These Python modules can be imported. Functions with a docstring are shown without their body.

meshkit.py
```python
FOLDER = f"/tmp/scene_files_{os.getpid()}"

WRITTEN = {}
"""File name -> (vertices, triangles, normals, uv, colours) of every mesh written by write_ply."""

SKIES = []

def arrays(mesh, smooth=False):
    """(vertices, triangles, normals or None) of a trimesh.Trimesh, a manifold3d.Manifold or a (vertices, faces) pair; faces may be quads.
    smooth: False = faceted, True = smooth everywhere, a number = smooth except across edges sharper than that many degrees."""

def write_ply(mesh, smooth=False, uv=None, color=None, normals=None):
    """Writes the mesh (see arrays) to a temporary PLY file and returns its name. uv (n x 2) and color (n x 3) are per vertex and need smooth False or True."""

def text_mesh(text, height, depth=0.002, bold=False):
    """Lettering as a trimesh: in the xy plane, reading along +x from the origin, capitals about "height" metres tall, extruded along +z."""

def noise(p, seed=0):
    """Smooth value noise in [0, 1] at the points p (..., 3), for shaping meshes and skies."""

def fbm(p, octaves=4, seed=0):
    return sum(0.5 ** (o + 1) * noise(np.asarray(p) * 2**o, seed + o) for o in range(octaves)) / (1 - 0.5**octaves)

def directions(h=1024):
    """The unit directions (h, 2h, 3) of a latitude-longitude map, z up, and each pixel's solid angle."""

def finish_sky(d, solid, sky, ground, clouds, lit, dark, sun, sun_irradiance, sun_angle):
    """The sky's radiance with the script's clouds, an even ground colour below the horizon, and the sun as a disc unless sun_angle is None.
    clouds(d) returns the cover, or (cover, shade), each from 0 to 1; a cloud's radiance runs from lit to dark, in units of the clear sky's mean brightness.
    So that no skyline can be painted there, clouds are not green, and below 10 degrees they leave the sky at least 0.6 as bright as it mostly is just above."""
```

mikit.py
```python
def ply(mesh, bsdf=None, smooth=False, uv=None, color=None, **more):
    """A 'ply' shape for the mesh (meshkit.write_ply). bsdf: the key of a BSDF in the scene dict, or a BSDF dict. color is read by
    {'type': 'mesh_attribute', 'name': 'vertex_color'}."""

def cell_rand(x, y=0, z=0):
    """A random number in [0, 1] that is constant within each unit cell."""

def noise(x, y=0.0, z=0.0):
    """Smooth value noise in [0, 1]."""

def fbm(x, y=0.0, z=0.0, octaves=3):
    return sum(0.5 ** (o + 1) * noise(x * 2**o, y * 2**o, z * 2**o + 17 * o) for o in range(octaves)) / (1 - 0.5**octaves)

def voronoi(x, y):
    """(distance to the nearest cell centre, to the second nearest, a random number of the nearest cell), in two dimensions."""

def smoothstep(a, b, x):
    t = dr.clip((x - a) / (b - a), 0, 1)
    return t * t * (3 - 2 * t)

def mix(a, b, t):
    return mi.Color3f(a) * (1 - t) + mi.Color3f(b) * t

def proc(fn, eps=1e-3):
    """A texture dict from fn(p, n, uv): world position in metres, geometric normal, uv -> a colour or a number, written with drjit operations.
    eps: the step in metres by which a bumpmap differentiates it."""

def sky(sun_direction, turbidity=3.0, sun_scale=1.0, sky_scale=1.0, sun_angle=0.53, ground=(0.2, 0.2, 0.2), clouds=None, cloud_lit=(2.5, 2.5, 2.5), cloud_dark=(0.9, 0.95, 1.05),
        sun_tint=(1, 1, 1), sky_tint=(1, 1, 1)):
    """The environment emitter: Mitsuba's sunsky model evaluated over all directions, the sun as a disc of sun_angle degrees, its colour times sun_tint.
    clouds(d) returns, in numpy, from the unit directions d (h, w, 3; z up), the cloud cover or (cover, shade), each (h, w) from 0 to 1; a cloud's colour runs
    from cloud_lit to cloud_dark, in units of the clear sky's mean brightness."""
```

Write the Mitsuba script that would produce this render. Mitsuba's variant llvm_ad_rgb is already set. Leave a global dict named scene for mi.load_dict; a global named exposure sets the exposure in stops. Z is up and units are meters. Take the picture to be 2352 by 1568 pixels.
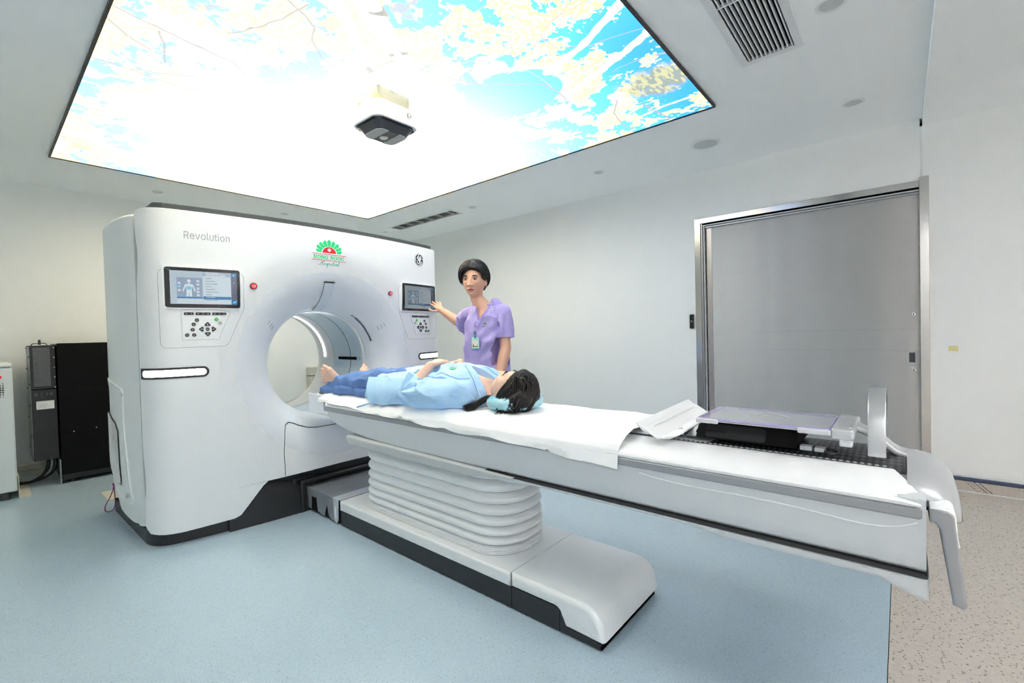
import math
import numpy as np
import trimesh
import manifold3d as m3
import shapely
import shapely.geometry as sg
import shapely.affinity as sa
import mitsuba as mi
import drjit as dr
import mikit
import meshkit
from mikit import noise, fbm, cell_rand, smoothstep, mix

T = mi.ScalarTransform4f
PI = math.pi
scene, labels = {}, {}
rng = np.random.default_rng(7)

# ------------------------------------------------------------------ camera, light, exposure
RIGHT, DOWN, FWD = [np.array(v) for v in ((0.76146, 0.64770, -0.02577), (-0.00688, -0.03169, -0.99947), (-0.64817, 0.76124, -0.01897))]
DOWN = np.cross(FWD, RIGHT)
EYE = np.array([0.0, 0.0, 1.144])
scene['camera'] = {'type': 'perspective', 'fov': 2 * math.degrees(math.atan(1176 / 1051.6)), 'fov_axis': 'x', 'near_clip': 0.02, 'far_clip': 60.0,
                   'to_world': T().look_at(origin=EYE.tolist(), target=(EYE + FWD).tolist(), up=(-DOWN).tolist())}
exposure = 0.0
PANEL_GAIN = 1.0
UNSEEN_LAMP_GAIN = 11.0

# ------------------------------------------------------------------ helpers


def lab(key, label=None, category=None, group=None, kind=None):
    d = {k: v for k, v in (('label', label), ('category', category), ('group', group), ('kind', kind)) if v}
    if d:
        labels[key] = d


_used = {}


def key_of(name, parent=None):
    base = f'{parent}__{name}' if parent else name
    n = _used.get(base, 0)
    _used[base] = n + 1
    return base if n == 0 else f'{base}_{n:03d}'


def add(name, mesh, bsdf, parent=None, smooth=False, label=None, uv=None, color=None, **more):
    key = key_of(name, parent)
    scene[key] = mikit.ply(mesh, bsdf, smooth=smooth, uv=uv, color=color, **more)
    if label:
        labels.setdefault(key, {})['label'] = label
    return key


def cat(ms):
    return trimesh.util.concatenate([m for m in ms])


def tm(mani):
    m = mani.to_mesh()
    return trimesh.Trimesh(m.vert_properties[:, :3], m.tri_verts, process=False)


def mf(mesh):
    mesh = mesh.copy()
    mesh.merge_vertices()
    return m3.Manifold(m3.Mesh(np.asarray(mesh.vertices, np.float32), np.asarray(mesh.faces, np.uint32)))


def box(x0, x1, y0, y1, z0, z1, c=0.0):
    """A box, its edges chamfered by c."""
    x0, x1, y0, y1, z0, z1 = min(x0, x1), max(x0, x1), min(y0, y1), max(y0, y1), min(z0, z1), max(z0, z1)
    if c <= 0:
        return trimesh.creation.box(bounds=[[x0, y0, z0], [x1, y1, z1]])
    c = min(c, (x1 - x0) / 2.01, (y1 - y0) / 2.01, (z1 - z0) / 2.01)
    p = []
    for sx in (0, 1):
        for sy in (0, 1):
            for sz in (0, 1):
                X, Y, Z = (x0, x1)[sx], (y0, y1)[sy], (z0, z1)[sz]
                dx, dy, dz = c * (1 - 2 * sx), c * (1 - 2 * sy), c * (1 - 2 * sz)
                p += [(X, Y + dy, Z + dz), (X + dx, Y, Z + dz), (X + dx, Y + dy, Z)]
    return trimesh.convex.convex_hull(np.array(p))


def rbox(x0, x1, y0, y1, z0, z1, r, n=12):
    """A box with rounded edges."""
    s = m3.Manifold.sphere(r, n)
    return tm(m3.Manifold.batch_hull([s.translate((x, y, z)) for x in (x0 + r, x1 - r) for y in (y0 + r, y1 - r) for z in (z0 + r, z1 - r)]))


def grid(P, close_u=False, close_v=False):
    P = np.asarray(P, float)
    n, m = P.shape[:2]
    i, j = np.meshgrid(np.arange(n if close_u else n - 1), np.arange(m if close_v else m - 1), indexing='ij')
    a, b, c, d = i * m + j, ((i + 1) % n) * m + j, ((i + 1) % n) * m + (j + 1) % m, i * m + (j + 1) % m
    q = np.stack([a, b, c, d], -1).reshape(-1, 4)
    return trimesh.Trimesh(P.reshape(-1, 3), np.vstack([q[:, [0, 1, 2]], q[:, [0, 2, 3]]]), process=False)


def loft(rings, cap=True, fix=True):
    """Closed rings of equal size, joined; ends closed by fans."""
    P = np.asarray(rings, float)
    m = grid(P, close_v=True)
    if cap:
        v, f = list(m.vertices), list(m.faces)
        k = P.shape[1]
        for r, rev in ((0, False), (P.shape[0] - 1, True)):
            c = len(v)
            v.append(P[r].mean(0))
            for j in range(k):
                a, b = r * k + j, r * k + (j + 1) % k
                f.append((c, b, a) if rev else (c, a, b))
        m = trimesh.Trimesh(np.array(v), np.array(f), process=False)
    if fix:
        m.fix_normals()
    return m


def poly(pts, holes=None):
    return sg.Polygon(pts, holes)


def prism(shape, h):
    """shapely shape -> extruded mesh from z = 0 to h."""
    gs = [g for g in getattr(shape, 'geoms', [shape]) if g.geom_type == 'Polygon' and g.area > 1e-9]
    return cat([trimesh.creation.extrude_polygon(g, h, engine='earcut') for g in gs])


def place(mesh, o, u, v):
    """Mesh in (x, y, z) -> o + x u + y v + z (u x v)."""
    u, v = np.asarray(u, float), np.asarray(v, float)
    w = np.cross(u, v)
    m = mesh.copy()
    m.vertices = np.asarray(o, float) + mesh.vertices @ np.stack([u, v, w])
    return m


def spline(pts, n):
    from scipy.interpolate import PchipInterpolator, CubicSpline
    p = np.asarray(pts, float)
    t = np.r_[0, np.cumsum(np.linalg.norm(np.diff(p, axis=0), axis=1))]
    return CubicSpline(t, p)(np.linspace(0, t[-1], n))


def tube(pts, r, sides=10, cap=True):
    p = np.asarray(pts, float)
    r = np.broadcast_to(r, (len(p),))
    t = np.gradient(p, axis=0)
    t /= np.linalg.norm(t, axis=1, keepdims=True) + 1e-12
    a = np.cross(t[0], [0, 0, 1.0] if abs(t[0][2]) < 0.9 else [1.0, 0, 0])
    rings = []
    for k in range(len(p)):
        a = a - t[k] * (a @ t[k])
        a /= np.linalg.norm(a) + 1e-12
        b = np.cross(t[k], a)
        ang = np.arange(sides) * 2 * PI / sides
        rings.append(p[k] + r[k] * (np.cos(ang)[:, None] * a + np.sin(ang)[:, None] * b))
    m = loft(rings, cap, False)
    m.faces = m.faces[:, ::-1]
    return m


def rect(x0, x1, y0, y1, r=0.0, n=6):
    s = sg.box(x0, y0, x1, y1)
    return s.buffer(-r).buffer(r, quad_segs=n) if r else s


def arc(c, r, a0, a1, n=16):
    a = np.radians(np.linspace(a0, a1, n))
    return np.stack([c[0] + r * np.cos(a), c[1] + r * np.sin(a)], 1)


def stroke(pts, w, n=None):
    p = spline(pts, n) if n else np.asarray(pts, float)
    return sg.LineString(p).buffer(w / 2, quad_segs=4)


# ------------------------------------------------------------------ materials
def rgb(c):
    return {'type': 'rgb', 'value': list(c)}


def srgb(r, g, b):
    f = lambda x: x / 12.92 if x <= 0.04045 else ((x + 0.055) / 1.055) ** 2.4
    return tuple(f(x / 255) for x in (r, g, b))


def pr(name, color, rough=0.5, metallic=0.0, spec=0.5, **more):
    scene[name] = {'type': 'twosided', 'b': {'type': 'principled', 'base_color': rgb(color) if not isinstance(color, dict) else color, 'roughness': rough, 'metallic': metallic, 'specular': spec, **more}}
    return name


pr('m_wall', (0.925, 0.935, 0.925), 0.6, spec=0.2)
pr('m_ceiling', (0.92, 0.935, 0.93), 0.8, spec=0.1)
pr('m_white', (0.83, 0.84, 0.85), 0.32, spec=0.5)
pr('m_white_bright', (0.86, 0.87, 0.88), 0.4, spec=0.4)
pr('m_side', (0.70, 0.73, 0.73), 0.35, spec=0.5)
pr('m_flare', (0.80, 0.83, 0.87), 0.3, spec=0.5)
pr('m_film', (0.68, 0.79, 0.87), 0.12, spec=0.6)
pr('m_black', (0.010, 0.011, 0.013), 0.38)
pr('m_black_matte', (0.006, 0.006, 0.007), 0.8, spec=0.12)
pr('m_black_gloss', (0.008, 0.008, 0.009), 0.06)
pr('m_dark', (0.045, 0.05, 0.055), 0.4)
pr('m_gap', (0.02, 0.02, 0.022), 0.6)
pr('m_line', (0.42, 0.44, 0.46), 0.5)
pr('m_letter', (0.36, 0.38, 0.41), 0.4)
pr('m_silver', (0.36, 0.37, 0.39), 0.38, metallic=0.75)
pr('m_silver_light', (0.58, 0.59, 0.61), 0.38, metallic=0.5)
pr('m_table', (0.62, 0.645, 0.67), 0.4)
pr('m_rail', (0.34, 0.35, 0.37), 0.4, metallic=0.5)
pr('m_tape', (0.20, 0.225, 0.25), 0.45)
pr('m_tape_clear', (0.46, 0.50, 0.54), 0.35)
pr('m_green', srgb(34, 200, 120), 0.5)
pr('m_red', srgb(226, 40, 46), 0.4)
pr('m_rednoise', srgb(205, 60, 90), 0.5)
pr('m_script', srgb(60, 160, 130), 0.5)
pr('m_button_green', srgb(60, 170, 60), 0.4)
pr('m_button_grey', (0.40, 0.41, 0.42), 0.4)
pr('m_symbol', (0.8, 0.8, 0.8), 0.5)
pr('m_chrome', (0.75, 0.75, 0.76), 0.12, metallic=1.0)
pr('m_steel_frame', (0.55, 0.535, 0.52), 0.16, metallic=1.0)
pr('m_yellow', srgb(228, 220, 160), 0.8)
pr('m_beige', srgb(205, 203, 190), 0.5)
pr('m_cabinet', (0.74, 0.78, 0.77), 0.4)
pr('m_purple', srgb(120, 40, 110), 0.5)
pr('m_navy', srgb(52, 64, 92), 0.5)
pr('m_cable_grey', (0.25, 0.28, 0.30), 0.45)
pr('m_navy_print', srgb(20, 70, 130), 0.5)
pr('m_print_blue', srgb(30, 100, 170), 0.5)

# ------------------------------------------------------------------ the room
XB, YD, ZC, ZS = -5.84, 4.31, 2.558, 2.504       # back wall, door wall, ceiling, lowered ceiling
XF, YL, XSEAM = 2.6, -1.6, -0.044                 # wall behind the camera, wall to its left, seam of the floors
XSTEP = 0.106


def f_blue(p, n, uv):
    a = fbm(p.x * 260, p.y * 260, 0, octaves=2)
    b = noise(p.x * 700, p.y * 700, 3)
    c = fbm(p.x * 1.7, p.y * 1.7, 9, octaves=3)
    speck = smoothstep(0.66, 0.78, a) * smoothstep(0.45, 0.7, b)
    light = smoothstep(0.60, 0.8, noise(p.x * 480, p.y * 480, 5))
    base = mix((0.38, 0.50, 0.585), (0.45, 0.575, 0.66), c)
    base = mix(base, (0.62, 0.72, 0.78), light * 0.35)
    return mix(base, (0.17, 0.24, 0.29), speck * 0.75)


def f_beige(p, n, uv):
    x = p.x * 0.8 + p.z
    d1, d2, r = mikit.voronoi(p.x * 48 + p.z * 48, p.y * 75)
    chip = (1 - smoothstep(0.16, 0.25, d1 + 0.15 * noise(p.x * 300, p.y * 300))) * smoothstep(0.45, 0.5, r)
    d3, d4, r2 = mikit.voronoi(p.x * 110 + 3 + p.z * 110, p.y * 140)
    fine = (1 - smoothstep(0.18, 0.3, d3)) * smoothstep(0.5, 0.55, r2)
    c = fbm(p.x * 60, p.y * 60, 2)
    base = mix((0.53, 0.475, 0.425), (0.61, 0.555, 0.50), c)
    base = mix(base, (0.33, 0.26, 0.21), fine * 0.35)
    return mix(base, (0.035, 0.03, 0.03), chip * 0.9)


pr('m_floor', mikit.proc(f_blue), 0.25, spec=0.5)
pr('m_beige_floor', mikit.proc(f_beige), 0.35, spec=0.45)


def structure(key, label=None):
    lab(key, label=label, kind='structure')


k = add('floor', box(XB - 0.1, XSEAM, YL - 0.1, YD + 0.1, -0.12, 0.0), 'm_floor')
structure(k, 'pale blue speckled vinyl floor')
add('beige_vinyl', box(XSEAM + 0.002, XF + 0.1, YL - 0.1, YD + 0.1, -0.12, 0.0), 'm_beige_floor', 'floor', label='beige vinyl sheet with dark chips')

# ceiling with the opening of the light panel and of the two air grilles
PX0, PX1, PY0, PY1 = -4.845, -0.890, 0.403, 3.10
V1 = (-0.651, -0.363, 1.25, 2.757)                # near grille: x0 x1 y0 y1, outer
V2 = (-5.085, -3.89, 3.545, 3.745)
hole = lambda b, e: sg.box(b[0] + e, b[2] + e, b[1] - e, b[3] - e)
cshape = sg.box(XB - 0.1, YL - 0.1, XSTEP + 0.016, YD + 0.1) - sg.box(PX0, PY0, PX1, PY1) - hole(V1, 0.03) - hole(V2, 0.012)
m = prism(cshape, 0.15)
m.apply_translation((0, 0, ZC))
structure(add('ceiling', m, 'm_ceiling'), 'white plaster ceiling')
add('lowered_ceiling', box(XSTEP + 0.014, XF + 0.1, YL - 0.1, YD + 0.1, ZS, ZC + 0.15), 'm_ceiling', 'ceiling', label='lowered flat strip of ceiling')
add('recess_back', box(PX0 - 0.02, PX1 + 0.02, PY0 - 0.02, PY1 + 0.02, ZC + 0.15, ZC + 0.17), 'm_ceiling', 'ceiling')

# walls
DX0, DX1, DZ = -1.40, 0.104, 2.10                 # opening of the door
wshape = sg.box(XB - 0.1, 0, XSTEP, ZC) - sg.box(DX0, 0, DX1, DZ)
m = place(prism(wshape, 0.2), (0, YD + 0.2, 0), (1, 0, 0), (0, 0, 1))
structure(add('wall_right', m, 'm_wall'), 'white wall with the steel door')
pier = poly([(XSTEP, YD + 0.2), (XSTEP, YD), (XSTEP + 0.013, YD - 0.012), (XF + 0.1, YD - 0.012), (XF + 0.1, YD + 0.2)])
add('pier', prism(pier, ZS), 'm_wall', 'wall_right')
structure(add('wall_back', box(XB - 0.15, XB, YL - 0.1, YD + 0.1, 0, ZC), 'm_wall'), 'white wall behind the scanner')
structure(add('wall_front', box(XF, XF + 0.12, YL - 0.1, YD + 0.1, 0, ZS), 'm_wall'))  # unseen wall behind the camera, there to bounce light back
structure(add('wall_left', box(XB, XF, YL - 0.12, YL, 0, ZC), 'm_wall'))  # unseen wall left of the view, there to bounce light

# skirting of the door wall: beige cove, white bead at the floor, navy cap strip
structure(add('baseboard_right', box(XSTEP + 0.06, XF, YD - 0.026, YD - 0.012, 0, 0.075), 'm_beige_floor'), 'beige speckled cove skirting')
add('bead', box(XSTEP + 0.06, XF, YD - 0.030, YD - 0.024, 0.0, 0.006), 'm_white', 'baseboard_right')
structure(add('trim_1', rbox(XSTEP + 0.06, XF, YD - 0.035, YD - 0.012, 0.072, 0.096, 0.008), 'm_navy', smooth=40), 'dark blue cap strip over the skirting')
structure(add('baseboard_back', box(XB, XB + 0.02, YL, YD, 0.0, 0.055), 'm_beige'), 'grey skirting of the back wall')
structure(add('trim_2', box(XB, XB + 0.05, YL, 1.9, 0.06, 0.105, 0.004), 'm_beige'), 'beige cable duct along the back wall')


# ------------------------------------------------------------------ the steel sliding door
def f_door(p, n, uv):
    s = noise(p.x * 2.0, p.z * 900, 1) * 0.5 + noise(p.x * 0.7, p.z * 2600, 4) * 0.5
    w = fbm(p.x * 7, p.z * 0.8, 2)
    c = mix((0.56, 0.545, 0.53), (0.64, 0.625, 0.61), s * 0.6 + w * 0.4)
    return c


def f_dent(p, n, uv):
    return (fbm(p.x * 4.0 + 0.35 * fbm(p.z * 1.6, p.x, 3), p.z * 0.35, 2, octaves=2) + 0.08 * noise(p.x * 3, p.z * 30, 8))


scene['m_door'] = {'type': 'bumpmap', 'arbitrary': mikit.proc(f_dent, eps=0.01), 'scale': 0.016,
                   'b': {'type': 'twosided', 'b': {'type': 'roughconductor', 'material': 'none', 'distribution': 'ggx', 'alpha_u': 0.10, 'alpha_v': 0.42, 'specular_reflectance': mikit.proc(f_door)}}}


def uvbox(x0, x1, z0, z1, y):
    """A flat upright panel facing -y with uv running along x and z."""
    v = np.array([[x0, y, z0], [x1, y, z0], [x1, y, z1], [x0, y, z1]])
    return (v, np.array([[0, 1, 2], [0, 2, 3]])), np.array([[x0, z0], [x1, z0], [x1, z1], [x0, z1]])


door = 'door_1'
structure(door, 'brushed stainless steel sliding door')
_used[door] = 1
YF = YD + 0.055                                    # face of the leaf
pl = []
LX0, LX1, LZ1 = -1.352, 0.116, 2.062
for a, b in ((0.012, 0.9435), (0.9445, 1.0975), (1.0985, LZ1)):
    mesh, uv = uvbox(LX0, LX1, a, b, YF)
    key = key_of('leaf_panel', door)
    scene[key] = mikit.ply(mesh, 'm_door', uv=uv)
add('leaf_core', box(LX0, LX1, YF + 0.001, YF + 0.05, 0.01, LZ1), 'm_steel_frame', door)
add('edge_strip', box(LX0, LX0 + 0.045, YF - 0.004, YF - 0.0005, 0.012, LZ1), pr('m_pinksteel', (0.55, 0.50, 0.48), 0.3, metallic=0.8), door, label='pinkish steel edge strip')
fl = add('jamb', box(-1.438, -1.385, YD - 0.012, YD + 0.10, 0, 2.09, 0.002), 'm_steel_frame', door, label='polished steel jamb')
add('jamb', box(0.100, 0.150, YD - 0.035, YD + 0.02, 0, 2.15, 0.002), 'm_steel_frame', door, label='polished steel post')
add('lintel', box(-1.438, 0.100, YD - 0.012, YD + 0.10, 2.086, 2.133, 0.002), 'm_steel_frame', door, label='polished steel lintel')
pr('m_grey_metal', (0.42, 0.42, 0.43), 0.3, metallic=0.8)
add('track', box(-1.385, 0.10, YD + 0.012, YD + 0.045, 2.066, 2.078, 0.003), 'm_silver_light', door)
add('track', box(-1.385, 0.10, YD + 0.03, YD + 0.06, 2.05, 2.064, 0.002), 'm_grey_metal', door)
add('side_channel', box(-1.385, -1.370, YD + 0.0, YD + 0.09, 0, 2.086, 0.002), 'm_grey_metal', door)
add('side_channel', box(-1.368, -1.358, YD + 0.012, YD + 0.05, 0, 2.075, 0.002), 'm_silver_light', door)
for z in (1.204, 0.803):
    key = add('lock', trimesh.creation.cylinder(0.011, 0.016, sections=24, transform=trimesh.transformations.rotation_matrix(PI / 2, (1, 0, 0))).apply_translation((0.066, YF - 0.008, z)), 'm_chrome', door, smooth=40)
    add('keyhole', box(0.063, 0.069, YF - 0.018, YF - 0.0155, z - 0.006, z + 0.004), 'm_gap', key)
hp = add('pull_plate', place(prism(sg.box(0.024, 0.833, 0.097, 0.94) - sg.box(0.040, 0.849, 0.073, 0.928), 0.004), (0, YF, 0), (1, 0, 0), (0, 0, 1)), 'm_grey_metal', door, label='flush pull plate')
add('pull_recess', place(prism(sg.box(0.040, 0.849, 0.073, 0.928), 0.002), (0, YF - 0.0005, 0), (1, 0, 0), (0, 0, 1)), 'm_dark', hp)
add('grip', box(0.040, 0.073, YF - 0.006, YF - 0.001, 0.849, 0.858, 0.001), 'm_chrome', hp)
for x in (0.029, 0.092):
    for z in (0.838, 0.935):
        add('screw', trimesh.creation.icosphere(1, 0.0035).apply_translation((x, YF - 0.004, z)), 'm_chrome', hp)

# things on the walls
k = add('card_reader', rbox(-1.492, -1.455, YD - 0.022, YD - 0.0005, 1.141, 1.271, 0.006), 'm_black_gloss', smooth=40)
lab(k, 'slim black card reader on the white wall left of the steel door', 'card reader')
add('symbol', place(prism(stroke([(-1.480, 1.202), (-1.474, 1.215), (-1.468, 1.202)], 0.003), 0.001), (0, YD - 0.0215, 0), (1, 0, 0), (0, 0, 1)), 'm_symbol', k)
k = add('sticky_note', place(prism(poly([(0.243, 0.978), (0.240, 0.945), (0.290, 0.942), (0.289, 0.979)]), 0.0008), (0, YD - 0.0122, 0), (1, 0, 0), (0, 0, 1)), 'm_yellow')
lab(k, 'small pale yellow sticky note on the wall right of the steel door', 'sticky note')
k = add('wall_box', box(XB + 0.001, XB + 0.10, 2.757, 3.05, 0.40, 0.655, 0.004), 'm_beige')
lab(k, 'beige metal wall box seen through the scanner bore', 'wall box')
add('lid', box(XB + 0.001, XB + 0.106, 2.755, 3.052, 0.665, 0.772, 0.004), 'm_beige', k)
for dy, dz in ((0, 0), (0.02, 0.02), (0.02, -0.02), (0.04, 0.0), (0.0, 0.03)):
    add('mark', box(XB + 0.1, XB + 0.1015, 2.835 + dy, 2.85 + dy, 0.50 + dz, 0.515 + dz), 'm_black', k)

# ------------------------------------------------------------------ the backlit ceiling picture
BRANCH = [
    [(-2.488, 0.409), (-2.51, 0.494), (-2.52, 0.591), (-2.543, 0.693), (-2.569, 0.898), (-2.716, 1.052)],
    [(-3.016, 0.406), (-3.008, 0.553), (-3.025, 0.68), (-3.016, 0.813), (-3.043, 0.945), (-3.185, 1.011), (-3.269, 1.096)],
    [(-4.326, 0.406), (-4.228, 0.636), (-4.219, 0.886), (-4.271, 1.173), (-4.402, 1.436)],
    [(-4.8, 0.462), (-4.491, 0.848), (-4.227, 1.171), (-4.053, 1.433)],
    [(-2.589, 0.402), (-2.689, 0.499), (-2.737, 0.591)],
    [(-2.336, 0.803), (-2.174, 0.882), (-2.046, 0.926), (-1.894, 0.953)],
    [(-1.928, 0.875), (-1.966, 0.974), (-2.018, 1.047), (-2.11, 1.078), (-2.21, 1.18), (-2.24, 1.277)],
    [(-2.548, 0.586), (-2.637, 0.622), (-2.817, 0.667)], [(-3.008, 0.553), (-2.929, 0.692), (-2.85, 0.805)],
    [(-3.016, 0.813), (-2.927, 0.896), (-2.711, 0.974)],
    [(-1.93, 1.567), (-1.872, 1.759), (-1.789, 1.899), (-1.635, 2.044), (-1.547, 2.137), (-1.526, 2.257), (-1.536, 2.366)],
    [(-2.324, 1.336), (-2.148, 1.383), (-1.928, 1.442)], [(-2.09, 1.682), (-1.961, 1.717), (-1.86, 1.77), (-1.809, 1.859)],
    [(-2.158, 1.78), (-1.979, 1.787), (-1.815, 1.865)], [(-2.332, 2.018), (-2.329, 2.175), (-2.257, 2.277), (-2.11, 2.229), (-2.058, 2.107)],
    [(-2.295, 1.937), (-2.435, 2.173), (-2.545, 2.512)], [(-2.435, 2.173), (-2.741, 2.363)],
    [(-1.317, 2.597), (-1.405, 2.726), (-1.44, 2.898), (-1.422, 3.043)], [(-1.231, 2.705), (-1.195, 2.87), (-1.173, 3.062)],
    [(-4.84, 1.9), (-4.55, 2.0), (-4.3, 2.25), (-4.1, 2.3)], [(-4.84, 2.45), (-4.6, 2.6), (-4.35, 2.62)]]
THICK = [([(-3.717, 0.405), (-3.648, 0.625), (-3.591, 0.862), (-3.509, 1.109), (-3.421, 1.361)], 0.011)]
WHITE = [([(-1.566, 2.363), (-1.275, 2.255), (-1.059, 2.18), (-0.884, 2.105)], 0.022), ([(-1.461, 2.063), (-1.207, 1.992), (-0.985, 1.887), (-0.884, 1.83)], 0.02),
         ([(-0.981, 2.865), (-1.144, 2.865), (-1.336, 2.907)], 0.012)]
MAIN = ([(-1.52, 0.80), (-1.691, 1.092), (-1.798, 1.235), (-1.897, 1.411), (-1.964, 1.544), (-2.164, 1.751), (-2.305, 1.928), (-2.426, 2.131)], [0.085, 0.07, 0.062, 0.055, 0.042, 0.036, 0.026, 0.012])
SECOND = ([(-1.70, 0.80), (-1.799, 0.993), (-1.817, 1.066), (-1.976, 1.232), (-2.119, 1.4), (-2.284, 1.579)], [0.05, 0.045, 0.042, 0.035, 0.026, 0.014])


def seg_dist(x, y, pts, widths=None):
    """Distance to a polyline, less its half width."""
    best = mi.Float(9.0)
    for i in range(len(pts) - 1):
        (ax, ay), (bx, by) = pts[i], pts[i + 1]
        dx, dy = bx - ax, by - ay
        t = dr.clip(((x - ax) * dx + (y - ay) * dy) / (dx * dx + dy * dy), 0, 1)
        d = dr.sqrt(dr.square(x - ax - t * dx) + dr.square(y - ay - t * dy))
        if widths is not None:
            d = d - (widths[i] + t * (widths[i + 1] - widths[i]))
        best = dr.minimum(best, d)
    return best


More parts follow.
